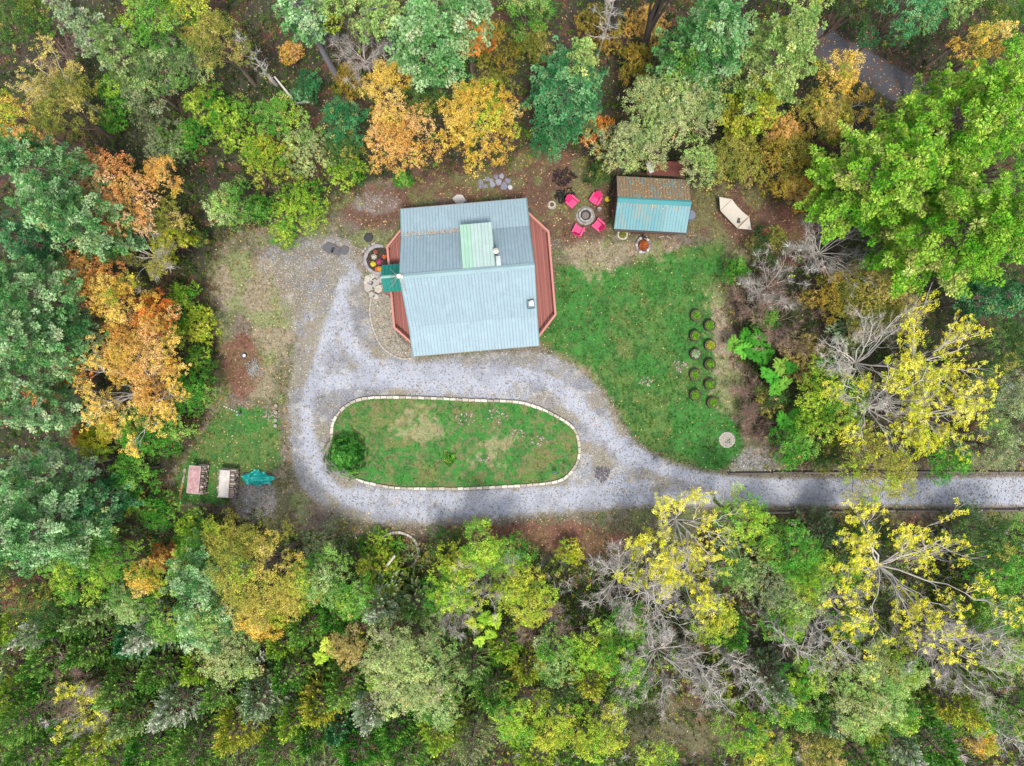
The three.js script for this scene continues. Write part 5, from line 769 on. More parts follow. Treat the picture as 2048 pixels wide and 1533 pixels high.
// timbers along the lower driveway
function timbers(label, y0, x0, x1, seed) {
  const r = rngOf(seed), t = thing('timber_edging', label, 'edging'), ms = [0x77706c, 0x68605c, 0x857d76].map((h) => std(0xffffff, 0.95, { map: barkTex(rgbOf(h), rgbOf(h).map((v) => v * 0.6)) }));
  for (let x = x0; x < x1;) { const l = 62 + 30 * r(), a = at(x, y0(x)), b = at(Math.min(x + l - 2, x1), y0(x + l)); for (const [dy, off] of [[0.09, 0], [0.24, 0.03]]) { const d = a.distanceTo(b), g = new RoundedBoxGeometry(d * (off ? 0.98 : 1), 0.15, 0.16, 2, 0.04), p = g.attributes.position, k = (r() - 0.5) * 0.1; for (let i = 0; i < p.count; i++) { const u = p.getX(i) / d; p.setZ(i, p.getZ(i) + k * Math.cos(u * 3.1) + (r() - 0.5) * 0.012); } g.computeVertexNormals(); const m = part('timber', g, ms[Math.floor(r() * 3)], t); m.position.copy(a).lerp(b, 0.5).setY(dy - 0.01); m.position.z += off * (r() - 0.3) * 3; m.rotation.y = Math.atan2(-(b.z - a.z), b.x - a.x) + (r() - 0.5) * 0.02; } x += l; }
}
timbers('weathered grey timbers along the upper edge of the driveway at right', (x) => 946 - (x - 1455) * 0.004, 1455, 2130, 41);
timbers('weathered grey timbers along the lower edge of the driveway at right', (x) => 1024 - (x - 1500) * 0.009, 1500, 2130, 42);
// stone arc below the driveway
{
  const r = rngOf(45), t = thing('stone_arc', 'half ring of pale stones around the lime bush below the driveway', 'edging'), ms = [0x9c9892, 0x8a8680, 0xa8a49c].map((h) => std(h, 0.9));
  for (let i = 0; i < 26; i++) { const a = -2.6 + i / 25 * 3.55, p = at(794 + Math.cos(a) * 43, 1104 + Math.sin(a) * 39), m = part('stone', lump(r, 0.24 + 0.1 * r(), 0.2, 0.18 + 0.06 * r()), ms[i % 3], t); m.position.copy(p).setY(0.07); m.rotation.y = -a + 1.57; }
  const w = thing('log', 'short pale log lying inside the stone arc', 'log', at(789, 1111, 0.4).setY(0), 0.9); part('wood', new THREE.CylinderGeometry(0.11, 0.09, 1.0, 9).rotateZ(1.57).translate(0, 2.1, 0), bark.pale, w); part('stump', cyl(0.16, 0.13, 2.0, 9), bark.grey, w);
}
// cobbles, flagstones and flower bed at the west porch
{
  const bed = fill([[742, 600], [760, 588], [785, 600], [790, 660], [815, 690], [832, 712], [800, 716], [765, 695], [748, 660], [740, 625]]), mBed = plan(bed, 1);
  planSheet('pebble_bed', 730, 580, 840, 722, 0.012, 256, (px, py, o) => { const k = 0.75 + 0.5 * hsh(px * 2.1 | 0, py * 2.1 | 0); o[0] = 128 * k; o[1] = 124 * k; o[2] = 116 * k; }, mBed);
  stones('pebbles', 1500, 46, (px, py) => (mBed(px, py) > 0.6 ? 1 : 0), 0.13, pal(0x8c8880, 0xa09b92, 0x78746e, 0x8a8680), 0.02);
  const r = rngOf(47), edge = thing('pebble_border', 'low line of pale stones bordering the pebble bed beside the deck', 'edging'), c = spline([[742, 600], [740, 628], [748, 662], [766, 696], [800, 717], [830, 716]], false), q = c.getSpacedPoints(34); for (let i = 0; i < 34; i++) { const m = part('stone', lump(r, 0.24, 0.14, 0.15), std([0x9c978e, 0x8c877e][i % 2], 0.9), edge); m.position.copy(at(q[i].x, q[i].y)).setY(0.05); const d = q[i + 1].clone().sub(q[i]); m.rotation.y = Math.atan2(-d.y, d.x); }
  const path = new THREE.Group(); path.name = 'flagstone_path'; path.userData.kind = 'structure'; scene.add(path);
  [[737, 558, 11], [737, 575, 13], [750, 566, 12], [762, 560, 9], [757, 578, 12], [744, 590, 10], [751, 594, 8], [742, 566, 7], [768, 572, 9], [746, 552, 9], [731, 566, 6], [756, 553, 8]].forEach(([x, y, s]) => { const m = part('flagstone', slab(r, s * kk * 0.7, 0.07, 6 + Math.floor(r() * 3), 0.8 + 0.4 * r()), std([0x908d8d, 0x7e7d82, 0xa09d98][Math.floor(r() * 3)], 0.85), path); m.position.copy(at(x, y)).setY(0.006); });
  const fb = thing('flower_bed', 'round dark-soiled flower bed ringed with grey stones at the west deck', 'flower bed', at(758, 520)); part('soil', new THREE.CircleGeometry(0.98, 28).rotateX(-Math.PI / 2).translate(0, 0.05, 0), std(0x2c2620, 1), fb);
  for (let i = 0; i < 22; i++) { const a = 0.9 + i / 21 * 4.0, m = part('stone', lump(r, 0.3 + 0.1 * r(), 0.2, 0.22 + 0.08 * r()), std([0x7c7a80, 0x8c8888, 0x84848c][i % 3], 0.9), fb); m.position.set(Math.cos(a) * 1.05, 0.08, Math.sin(a) * 1.05); m.rotation.y = -a + 1.57; }
  for (let i = 0; i < 14; i++) { const a = 1.2 + r() * 3.4, m = part('stone', lump(r, 0.22, 0.16, 0.2), std([0x7c7a80, 0x94918d][i % 2], 0.9), fb); m.position.set(Math.cos(a) * (1.28 + 0.1 * r()), 0.06, Math.sin(a) * 1.3); }
}
const potMat = std(0x3a2e2a, 0.8);
function mum(px, py, rad, hex, label, h = 0.42) {
  const t = thing('chrysanthemum', label, 'flowers', at(px, py, h).setY(0)), r = rngOf(px * 31 + py); part('pot', cyl(rad * 0.55, rad * 0.7, 0.22, 14), potMat, t);
  const cl = new Cloud('broad'), P = pal(hex, hex, new THREE.Color(hex).lerp(lin(0xffffff), 0.25).getHex()); for (let i = 0; i < 170; i++) { const d = dirIn(r, -0.1), p = d.clone().multiplyScalar(rad * (0.85 + 0.2 * r())); p.y = p.y * 0.75 + 0.22; cl.add(p, 0.045 * (0.8 + 0.5 * r()), tone(r() < 0.06 ? PAL.green : P, r(), r, 0.12), r, d, 1); } cl.build('bloom', t); part('foliage', new THREE.IcosahedronGeometry(rad * 0.86, 2).scale(1, 0.75, 1).translate(0, 0.22, 0), std(hex, 0.9), t);
}
mum(747, 513, 0.19, 0xbcbab4, 'white chrysanthemum in the flower bed by the deck'); mum(745, 527.5, 0.19, 0xe0d020, 'yellow chrysanthemum in the flower bed by the deck'); mum(757.5, 523, 0.2, 0xa8206c, 'magenta chrysanthemum in the middle of the flower bed'); mum(768, 513, 0.15, 0xd05828, 'orange chrysanthemum nearest the deck in the flower bed'); mum(750, 503, 0.14, 0x9c4424, 'rust chrysanthemum at the top of the flower bed'); mum(758, 537.5, 0.2, 0xe09820, 'amber chrysanthemum at the porch roof corner'); mum(752.5, 538, 0.13, 0xd86428, 'small orange chrysanthemum beside the amber one');
mum(1216, 397, 0.19, 0xe8d418, 'yellow chrysanthemum between the fire pit and the shed');
// ---------------------------------------------------------------- fire pit and chairs
{
  const r = rngOf(60), t = thing('fire_pit', 'round stone fire pit with a dark bowl among the pink chairs', 'fire pit', at(1171, 432));
  part('pad', cyl(0.72, 0.7, 0.03, 40, 0, 0.005), std(0x8a8886, 0.95), t);
  for (let i = 0; i < 18; i++) { const a = i / 18 * 6.2832, m = part('stone', box(0.17, 0.28, 0.2, 0, 0.17, 0, 0.03), std([0x848383, 0x908e8d, 0x78777a][i % 3], 0.95), t); m.position.set(Math.cos(a) * 0.47, 0, Math.sin(a) * 0.47); m.rotation.y = -a; }
  part('bowl', new THREE.LatheGeometry([[0, 0.06], [0.28, 0.08], [0.36, 0.3], [0.385, 0.31], [0.385, 0.05]].map((p) => new THREE.Vector2(...p)), 32), M.dark, t); part('ash', new THREE.CircleGeometry(0.27, 20).rotateX(-Math.PI / 2).translate(0, 0.095, 0), std(0x68625e, 1), t);
}
{
  const pink = std(0xd42a70, 0.55), t = thing('adirondack_chair', 'pink lounge chair at the upper left of the fire pit', 'chair', [0, 0, 0], 0, 'pink chairs around the fire pit');
  const seat = group('seat', t); for (let i = 0; i < 5; i++) part('slat', box(0.52, 0.025, 0.09, 0, 0.36 - i * 0.022, 0.22 - i * 0.1), pink, seat); // seat falls towards the back
  const back = group('backrest', t); for (let i = -2; i <= 2; i++) part('slat', box(0.095, 0.8 - Math.abs(i) * 0.07, 0.022, i * 0.105, 0.4 - Math.abs(i) * 0.035, 0, 0.01).rotateX(-0.5).translate(0, 0.22, -0.24), pink, back);
  part('cross_bar', box(0.6, 0.06, 0.03, 0, 0.62, -0.5), pink, t);
  for (const s of [-1, 1]) { part('arm', box(0.13, 0.025, 0.72, s * 0.34, 0.56, -0.06), pink, t); part('front_leg', box(0.03, 0.55, 0.1, s * 0.29, 0.275, 0.24), pink, t); part('rear_leg', box(0.03, 0.09, 0.9, 0, 0, 0).rotateX(-0.34).translate(s * 0.265, 0.2, -0.14), pink, t); }
  const look = (o, x, y) => { const p = at(x, y, 0.3).setY(0), f = at(1171, 432); o.position.copy(p); o.rotation.y = Math.atan2(f.x - p.x, f.z - p.z); };
  look(t, 1145, 406);
  for (const [x, y, l] of [[1190, 401, 'pink lounge chair at the upper right of the fire pit'], [1157, 460, 'pink lounge chair at the lower left of the fire pit'], [1195, 450, 'pink lounge chair at the lower right of the fire pit']]) look(copy(t, l), x, y);
}
{ // small things by the fire pit
  const r = rngOf(61), b = thing('bucket', 'white bucket between the fire pit and the shed', 'bucket', at(1198, 421)); part('body', new THREE.LatheGeometry([[0, 0.02], [0.13, 0.02], [0.17, 0.32], [0.185, 0.33], [0.17, 0.34], [0.13, 0.06], [0, 0.05]].map((p) => new THREE.Vector2(...p)), 18), M.white, b); part('handle', new THREE.TorusGeometry(0.16, 0.008, 5, 14, 3.14).rotateX(1.2).translate(0, 0.33, 0), M.dark, b); part('log', new THREE.CylinderGeometry(0.06, 0.06, 0.3, 8).rotateZ(1.2).translate(0.02, 0.3, 0.04), bark.grey, b);
  [[1214, 413, 'dark plant pot nearest the yellow chrysanthemum'], [1213, 428, 'dark plant pot in the middle of the row left of the shed'], [1212, 446, 'dark plant pot at the lower end of the row left of the shed']].forEach(([x, y, l], i) => { const t = thing('plant_pot', l, 'pot', at(x, y)); part('pot', new THREE.LatheGeometry([[0, 0.01], [0.12, 0.01], [0.17, 0.26], [0.19, 0.27], [0.15, 0.27], [0.14, 0.2], [0, 0.2]].map((p) => new THREE.Vector2(...p)), 16), M.dark, t); const cl = new Cloud('twigs'), c2 = new Cloud('broad'); for (let k = 0; k < 12; k++) cl.add(V(0, 0.2, 0), 0.2 + 0.12 * r(), tone(PAL.rust, r(), r), r, null); for (let k = 0; k < 12; k++) c2.add(V((r() - 0.5) * 0.3, 0.25 + r() * 0.12, (r() - 0.5) * 0.3), 0.08, tone(PAL.dark, r(), r), r, null); cl.build('stalk', t); c2.build('foliage', t); });
  const w = thing('wire_ring', 'pale coil of wire and hose on the ground left of the fire pit', 'coil', at(1104, 411)); for (let i = 0; i < 4; i++) part('loop', new THREE.TorusGeometry(0.3 - i * 0.035, 0.022, 6, 28).rotateX(-1.57).translate((r() - 0.5) * 0.08, 0.03 + i * 0.035, (r() - 0.5) * 0.08), std(0xb4b2ac, 0.7), w);
  [[1125, 355, 30, 'upper dark patch of old ash on the brown yard'], [1128, 392, 26, 'dark ash patch touching the upper left pink chair']].forEach(([x, y, s, l]) => { const t = thing('ash_heap', l, 'ash heap', at(x, y)), n = 60; const cl = new Cloud('twigs'), c2 = new Cloud('leaf'); for (let k = 0; k < n * 3; k++) { const a = r() * 6.28, q = s * kk * Math.sqrt(r()) * (0.5 + 0.6 * fbm(Math.cos(a) * 2 + x, Math.sin(a) * 2, 2)); cl.add(V(Math.cos(a) * q, 0.03, Math.sin(a) * q * 0.7), 0.16, tone(pal(0x2c2630, 0x3a3238, 0x4a4046), r(), r), r, dirIn(r), 0.7); c2.add(V(Math.cos(a) * q, 0.03, Math.sin(a) * q * 0.7), 0.16, tone(pal(0x241f26, 0x38303a), r(), r), r, dirIn(r), 0.2); } cl.build('charred_twig', t); c2.build('ash', t); });
  // ringed plants in front of the shed
  const p1 = thing('planting_ring', 'ring of white stones round a small plant in front of the shed', 'planter', at(1245, 470)); for (let i = 0; i < 14; i++) { const a = i / 14 * 6.283, m = part('stone', lump(r, 0.2, 0.16, 0.15), std([0xa8a59e, 0x98958e][i % 2], 0.9), p1); m.position.set(Math.cos(a) * 0.34, 0.07, Math.sin(a) * 0.34); m.rotation.y = -a + 1.57; } { const cl = new Cloud('broad'); for (let k = 0; k < 60; k++) { const d = dirIn(r, 0); cl.add(d.multiplyScalar(0.24).add(V(0, 0.08, 0)), 0.1, tone(PAL.olive, r(), r), r, d, 1); } cl.build('foliage', p1); part('soil', new THREE.CircleGeometry(0.3, 18).rotateX(-1.5708).translate(0, 0.03, 0), std(0x4a3a2c, 1), p1); }
  const p2 = thing('planting_ring', 'dark stone ring filled with red-orange plants in front of the shed', 'planter', at(1286, 491)); for (let i = 0; i < 16; i++) { const a = i / 16 * 6.283, m = part('stone', lump(r, 0.26, 0.22, 0.2), std([0x6c6a70, 0x86828a, 0xb0acb0][i % 3], 0.9), p2); m.position.set(Math.cos(a) * 0.5, 0.09, Math.sin(a) * 0.56); m.rotation.y = -a + 1.57; } { const cl = new Cloud('broad'), c2 = new Cloud('plume'); for (let k = 0; k < 110; k++) { const d = dirIn(r, 0); cl.add(d.multiplyScalar(0.38 * Math.sqrt(r())).add(V(0, 0.15, 0.05)), 0.1, tone(r() < 0.35 ? PAL.maroon : PAL.red, r() * 0.7, r), r, d, 1); } for (let k = 0; k < 14; k++) c2.add(V((r() - 0.5) * 0.3, 0.3 + r() * 0.5, -0.45 + (r() - 0.5) * 0.3), 0.16, tone(pal(0x3c3a44, 0x54505a), r(), r), r, null); cl.build('foliage', p2); c2.build('spire', p2); part('soil', new THREE.CircleGeometry(0.46, 18).rotateX(-1.5708).translate(0, 0.03, 0), std(0x3a2a22, 1), p2); }
  for (const [x, y, a, l] of [[1322, 474, 0.3, 'left white stick on the ground in front of the shed'], [1338, 475, -0.4, 'right white stick on the ground in front of the shed']]) { const t = thing('stick', l, 'stick', at(x, y), a); part('wood', new THREE.CylinderGeometry(0.025, 0.02, 0.4, 6).rotateZ(1.57).translate(0, 0.04, 0), M.white, t); part('fork', new THREE.CylinderGeometry(0.018, 0.012, 0.18, 5).rotateZ(0.9).translate(0.15, 0.06, 0.04), M.white, t); }
}
{ // flagstones behind the house
  const r = rngOf(63), t = new THREE.Group(); t.name = 'flagstone_patch'; t.userData.kind = 'structure'; scene.add(t);
  [[962, 365, 9], [975, 358, 8], [985, 370, 8], [997, 365, 10], [1008, 372, 12], [992, 354, 7], [1003, 353, 8], [970, 372, 7], [1015, 362, 8], [983, 362, 6], [1020, 375, 7], [960, 374, 6]].forEach(([x, y, s]) => { const m = part('flagstone', slab(r, s * kk * 0.72, 0.06, 6, 0.8 + 0.4 * r()), std([0x7c7e90, 0x686a7e, 0xa6a8b2][Math.floor(r() * 3)], 0.85), t); m.position.copy(at(x, y)).setY(0.006 + r() * 0.01); });
  [[918, 400, 11, 'pale flat stone at the back wall of the house'], [658, 497, 12, 'dark flat stone on the gravel, left of two'], [672, 502, 10, 'dark flat stone on the gravel, middle of three'], [688, 501, 9, 'dark flat stone on the gravel, nearest the house']].forEach(([x, y, s, l], i) => { const m = thing('flat_stone', l, 'stone', at(x, y).setY(0.01)); part('stone', slab(r, s * kk, 0.1, 6, 1.2), std(i ? 0x4c4c54 : 0xa4a2a4, 0.9), m); part('chip', slab(r, 0.14, 0.05, 5).translate(s * kk * 1.15, 0, 0.1), std(0x74747c, 0.9), m); });
  const pot = thing('black_tub', 'black round tub on the dirt left of the flower bed', 'tub', at(738, 477)); part('tub', new THREE.LatheGeometry([[0, 0.02], [0.28, 0.02], [0.33, 0.26], [0.35, 0.27], [0.31, 0.27], [0.27, 0.12], [0, 0.12]].map((p) => new THREE.Vector2(...p)), 22), std(0x18181a, 0.6), pot); part('water', new THREE.CircleGeometry(0.29, 20).rotateX(-1.5708).translate(0, 0.2, 0), std(0x101214, 0.1), pot);
}
{ // hammock on its stand
  const t = thing('hammock', 'white quilted hammock strung on a stand right of the shed', 'hammock'), A = at(1439, 394, 0.9), B = at(1503, 460, 0.9), hub = A.clone().lerp(B, 0.5), dir = B.clone().sub(A).setY(0).normalize(), side = V(-dir.z, 0, dir.x), L = A.distanceTo(B), wd = 0.62, bed = L * 0.27;
  const nu = 14, nv = 26, g = new THREE.PlaneGeometry(1, 1, nu, nv), p = g.attributes.position; for (let i = 0; i < p.count; i++) { const u = p.getX(i) * 2, v = p.getY(i) * 2, c = hub.clone().addScaledVector(dir, v * bed).addScaledVector(side, u * wd * (0.94 + 0.06 * v * v)); c.y = 0.62 + 0.14 * v * v - 0.13 * (1 - u * u) + 0.02 * Math.abs(Math.sin(v * 11)) + 0.012 * fbm(u * 4, v * 6, 2); p.setXYZ(i, c.x, c.y, c.z); } g.computeVertexNormals();
  const white = std(0xacA8a0, 0.9, { side: THREE.DoubleSide }); part('bed', g, white, t);
  for (const s of [-1, 1]) { const e = hub.clone().addScaledVector(dir, s * bed).setY(0.77), end = s < 0 ? A : B; part('spreader_bar', bar(e.clone().addScaledVector(side, wd), e.clone().addScaledVector(side, -wd), 0.025), std(0x9a7850), t); // fan of cords drawn together at the ring
    const P = [], N = 12; for (let i = 0; i < N; i++) { const a = e.clone().addScaledVector(side, wd * (1 - 2 * i / N)), b = e.clone().addScaledVector(side, wd * (1 - 2 * (i + 1) / N)); for (const q of [a, b, end]) P.push(q.x, q.y, q.z); } const ng = new THREE.BufferGeometry(); ng.setAttribute('position', new THREE.Float32BufferAttribute(P, 3)); ng.computeVertexNormals(); part('cord_fan', ng, white, t); part('chain', bar(end.clone(), end.clone().addScaledVector(dir, s * 0.25).add(V(0, 0.1, 0)), 0.02), M.metalGrey, t); }
  part('stand', [bar(A.clone().addScaledVector(dir, -0.25).setY(1.0), hub.clone().addScaledVector(dir, -L * 0.3).setY(0.07), 0.035, 0.035, 8), bar(B.clone().addScaledVector(dir, 0.25).setY(1.0), hub.clone().addScaledVector(dir, L * 0.3).setY(0.07), 0.035, 0.035, 8), bar(hub.clone().addScaledVector(dir, -L * 0.3).setY(0.07), hub.clone().addScaledVector(dir, L * 0.3).setY(0.07), 0.035, 0.035, 8), ...[-1, 1].map((s) => { const e = hub.clone().addScaledVector(dir, s * L * 0.28).setY(0.04); return bar(e.clone().addScaledVector(side, 0.5), e.clone().addScaledVector(side, -0.5), 0.035, 0.035, 8); })], std(0x3c3c40, 0.5), t);
  const q = hub.clone().addScaledVector(dir, bed * 0.62).addScaledVector(side, 0.1).setY(0.64), pl = thing('dark_cloth', 'small dark folded cloth lying on the hammock', 'cloth', q, Math.atan2(dir.x, dir.z) + 0.5); part('cloth', box(0.4, 0.05, 0.16, 0, 0.02, 0, 0.03), std(0x4c4a40, 0.95), pl); part('fold', box(0.16, 0.05, 0.2, -0.1, 0.05, 0.05, 0.03), std(0x3c3c36, 0.95), pl);
  const b = thing('birdhouse', 'small red-roofed white birdhouse at the end of the hammock', 'birdhouse', at(1521, 471), 0.25); part('post', box(0.08, 1.0, 0.08, 0, 0.5, 0), std(0x5a4a3c), b); part('box', box(0.3, 0.3, 0.36, 0, 1.1, 0), M.white, b); for (const s of [-1, 1]) part('roof', box(0.34, 0.03, 0.5, 0, 0, 0).rotateZ(s * -0.62).translate(s * 0.13, 1.33 + s * 0.002, 0), std(0x8c3c34, 0.8), b);
}
// ---------------------------------------------------------------- planter tubs on the lawn
{
  const P = [[1393, 631, 'first planter of the left row, nearest the bare top corner'], [1391, 672, 'second planter from the top in the left row'], [1391.8, 708.5, 'pale blue-topped planter, third in the left row'], [1391, 750, 'fourth planter from the top in the left row'], [1391, 790.7, 'lowest planter of the left row'], [1420, 651, 'first planter from the top in the right row'], [1421, 691, 'yellowish second planter from the top in the right row'], [1420.5, 729, 'third planter from the top in the right row'], [1420.5, 769, 'fourth planter from the top in the right row'], [1426, 806, 'lowest planter of the right row, nearest the stone disc']];
  const wood = std(0x40342e, 0.9), wood2 = std(0x56483e, 0.9), h = 0.42, tub = new THREE.LatheGeometry([[0, 0.02], [0.37, 0.02], [0.38, h], [0.31, h], [0.3, h - 0.08], [0, h - 0.08]].map((p) => new THREE.Vector2(...p)), 24);
  P.forEach(([x, y, l], i) => { const r = rngOf(500 + i), t = thing('planter', l, 'planter', at(x, y, h).setY(0), r() * 3, 'planters in two rows on the lawn'); t.scale.setScalar(1.14); part('tub', tub, i % 3 ? wood : wood2, t); part('band', new THREE.TorusGeometry(0.345, 0.015, 5, 24).rotateX(1.5708).translate(0, 0.25, 0), M.dark, t); const cl = new Cloud('grass'), c2 = new Cloud('broad'), pl = i === 2 ? PAL.silver : i === 6 ? PAL.ygreen : pal(0x2c6a1c, 0x4a8a24, 0x72a434, 0x90b840); for (let k = 0; k < 120; k++) { const a = r() * 6.28, q = 0.26 * Math.sqrt(r()); cl.add(V(Math.cos(a) * q, h - 0.08, Math.sin(a) * q), 0.1, tone(pl, r(), r), r, null); c2.add(V(Math.cos(a) * q, h - 0.02 + 0.07 * (1 - q / 0.3) + 0.04 * r(), Math.sin(a) * q), 0.075, tone(pl, r(), r), r, null); } cl.build('grass', t); c2.build('foliage', t); });
  const r = rngOf(530), d = thing('stone_disc', 'round disc of pale gravel ringed with stone at the corner of the lawn', 'stone circle', at(1453.6, 880)); part('bed', cyl(0.55, 0.54, 0.05, 30, 0, 0.01), std(0x8a8783, 0.95), d); for (let i = 0; i < 26; i++) { const a = i / 26 * 6.283, m = part('stone', lump(r, 0.15, 0.12, 0.12), std([0xa4a19d, 0x94918d][i % 2], 0.9), d); m.position.set(Math.cos(a) * 0.56, 0.06, Math.sin(a) * 0.56); } { const gr = []; for (let i = 0; i < 240; i++) { const a = r() * 6.283, q = 0.5 * Math.sqrt(r()); gr.push(lump(r, 0.08, 0.06, 0.07, 0.2, 0).translate(Math.cos(a) * q, 0.07, Math.sin(a) * q)); } part('gravel', gr, std(0x9a9692, 0.9), d).userData.kind = 'stuff'; const cl = new Cloud('grass'); for (let k = 0; k < 40; k++) cl.add(V(0.05 + (r() - 0.5) * 0.4, 0.05, 0.1 + (r() - 0.5) * 0.35), 0.1, tone(PAL.green, r(), r), r, null); cl.build('weed', d); }
  // bare stony patches in the grass
  for (const [x, y, s, n, l] of [[1359, 733, 14, 26, 'patch of pinkish stones on the lawn left of the planters'], [1292, 765, 12, 18, 'patch of grey stones further left on the lawn'], [930, 838, 16, 26, 'heap of grey stones in the upper middle of the island'], [996, 832, 20, 24, 'heap of pale stones right of the grey heap on the island'], [1036, 868, 12, 18, 'small stone heap on the right half of the island'], [1078, 881, 14, 22, 'round stone heap nearest the right end of the island'], [968, 915, 12, 14, 'sparse stones in the lower middle of the island'], [540, 832, 16, 34, 'pinkish heap of stones at the corner of the side lawn']]) { const t = thing('stone_heap', l, 'stones', at(x, y).setY(mIsle(x, y) > 0.5 ? 0.075 : 0.01)); const tw = new Cloud('twigs'); for (let i = 0; i < n; i++) { const a = r() * 6.283, q = s * kk * Math.sqrt(r()), m = part('stone', lump(r, 0.1 + 0.1 * r(), 0.08, 0.08 + 0.06 * r(), 0.25, 0), std([0x8f8582, 0x7e7874, 0x9e9893, 0x6e6864][Math.floor(r() * 4)], 0.95), t); m.position.set(Math.cos(a) * q * 1.2, 0.03, Math.sin(a) * q * 0.8); m.rotation.y = r() * 6; tw.add(m.position.clone(), 0.14, tone(G3.straw, r(), r), r, null); } tw.build('straw', t); }
}
// ---------------------------------------------------------------- woodpiles, tarp and small things by the side lawn
function woodpile(label, c, turn, cover, coverLabel, cw, cl_, overL, seed) {
  const r = rngOf(seed), t = thing('firewood_stack', label, 'firewood', at(c[0], c[1], 1.0).setY(0), turn, 'covered firewood stacks'), gs = [0, 1, 2].map((k) => { const g = new THREE.CylinderGeometry(1, 1, 1, 5 + k, 1), p = g.attributes.position; for (let i = 0; i < p.count; i++) { p.setX(i, p.getX(i) * (0.8 + 0.2 * ((i * 7) % 3))); } return toCreasedNormals(g.rotateZ(1.5708), 0.5); }), ms = [0x8c8078, 0x80726c, 0xa0948a, 0x685c5a, 0xb0a69c].map((h) => std(h, 0.95));
  for (const s of overL ? [-1, 1] : [0.6]) for (let j = 0; j < 6; j++) for (let i = 0; i < 13; i++) { const m = part('log', gs[Math.floor(r() * 3)], ms[Math.floor(r() * 5)], t), q = 0.062 + 0.02 * r(), len = 0.52 + 0.1 * r(); m.scale.set(len, q, q); m.position.set(s * (overL ? 0.34 : 0.34) + (r() - 0.5) * 0.14 + (overL ? 0.06 : 0.03), 0.12 + j * 0.145, -1.0 + i * 0.168 + (r() - 0.5) * 0.04); m.rotation.set(r() * 6, (r() - 0.5) * 0.16, 0); }
  for (const s of [-1, 1]) part('runner', box(0.09, 0.06, 2.3, s * 0.25, 0.03, 0), std(0x5a5048), t);
  const k = thing('cover_sheet', coverLabel, 'cover', t.position.clone().setY(0.98), turn); const g = new THREE.PlaneGeometry(cw, cl_, 10, 24).rotateX(-1.5708), p = g.attributes.position; for (let i = 0; i < p.count; i++) { const x = p.getX(i), z = p.getZ(i); p.setY(i, 0.05 + 0.05 * fbm(x * 3 + seed, z * 2.2, 3) + 0.02 * Math.sin(z * 8)); p.setX(i, x + (overL ? -0.02 : -0.12)); } const lower = g.clone().translate(0, -0.03, 0); g.computeVertexNormals(); part('sheet', [g, lower], cover, k);
  part('edge', [[-1, 0], [1, 0]].map(([s]) => new THREE.BoxGeometry(0.05, 0.05, cl_).translate(s * cw / 2 + (overL ? -0.02 : -0.12), 0.06, 0)), std(0x9c9390, 0.9), k);
  if (!overL) part('edge', [-1, 1].map((s) => new THREE.BoxGeometry(cw, 0.05, 0.05).translate(-0.12, 0.065, s * cl_ / 2)), std(0x9c9390, 0.9), k);
}
const blotch = (a, b, s) => texture(128, 256, (x, y, o) => { o[0] = a[0]; o[1] = a[1]; o[2] = a[2]; lerp3(o, b, smooth(0.5, 0.62, fbm(x * 0.05 + s, y * 0.04, 4)) * 0.8); const k = 0.94 + 0.12 * HT[(x * 131 + y * 71) & 65535]; o[0] *= k; o[1] *= k; o[2] *= k; });
woodpile('firewood stack under the faded pink sheet', [391, 960], -0.1, std(0xffffff, 0.6, { map: blotch([146, 108, 116], [160, 132, 138], 4), side: THREE.DoubleSide }), 'faded pink plastic sheet over the left firewood stack', 0.86, 2.06, false, 71);
woodpile('firewood stack under the white sheet, logs showing on both sides', [449, 968], -0.07, std(0xffffff, 0.7, { map: blotch([164, 161, 160], [178, 175, 172], 8), side: THREE.DoubleSide }), 'white sheet over the right firewood stack', 0.74, 2.05, true, 72);
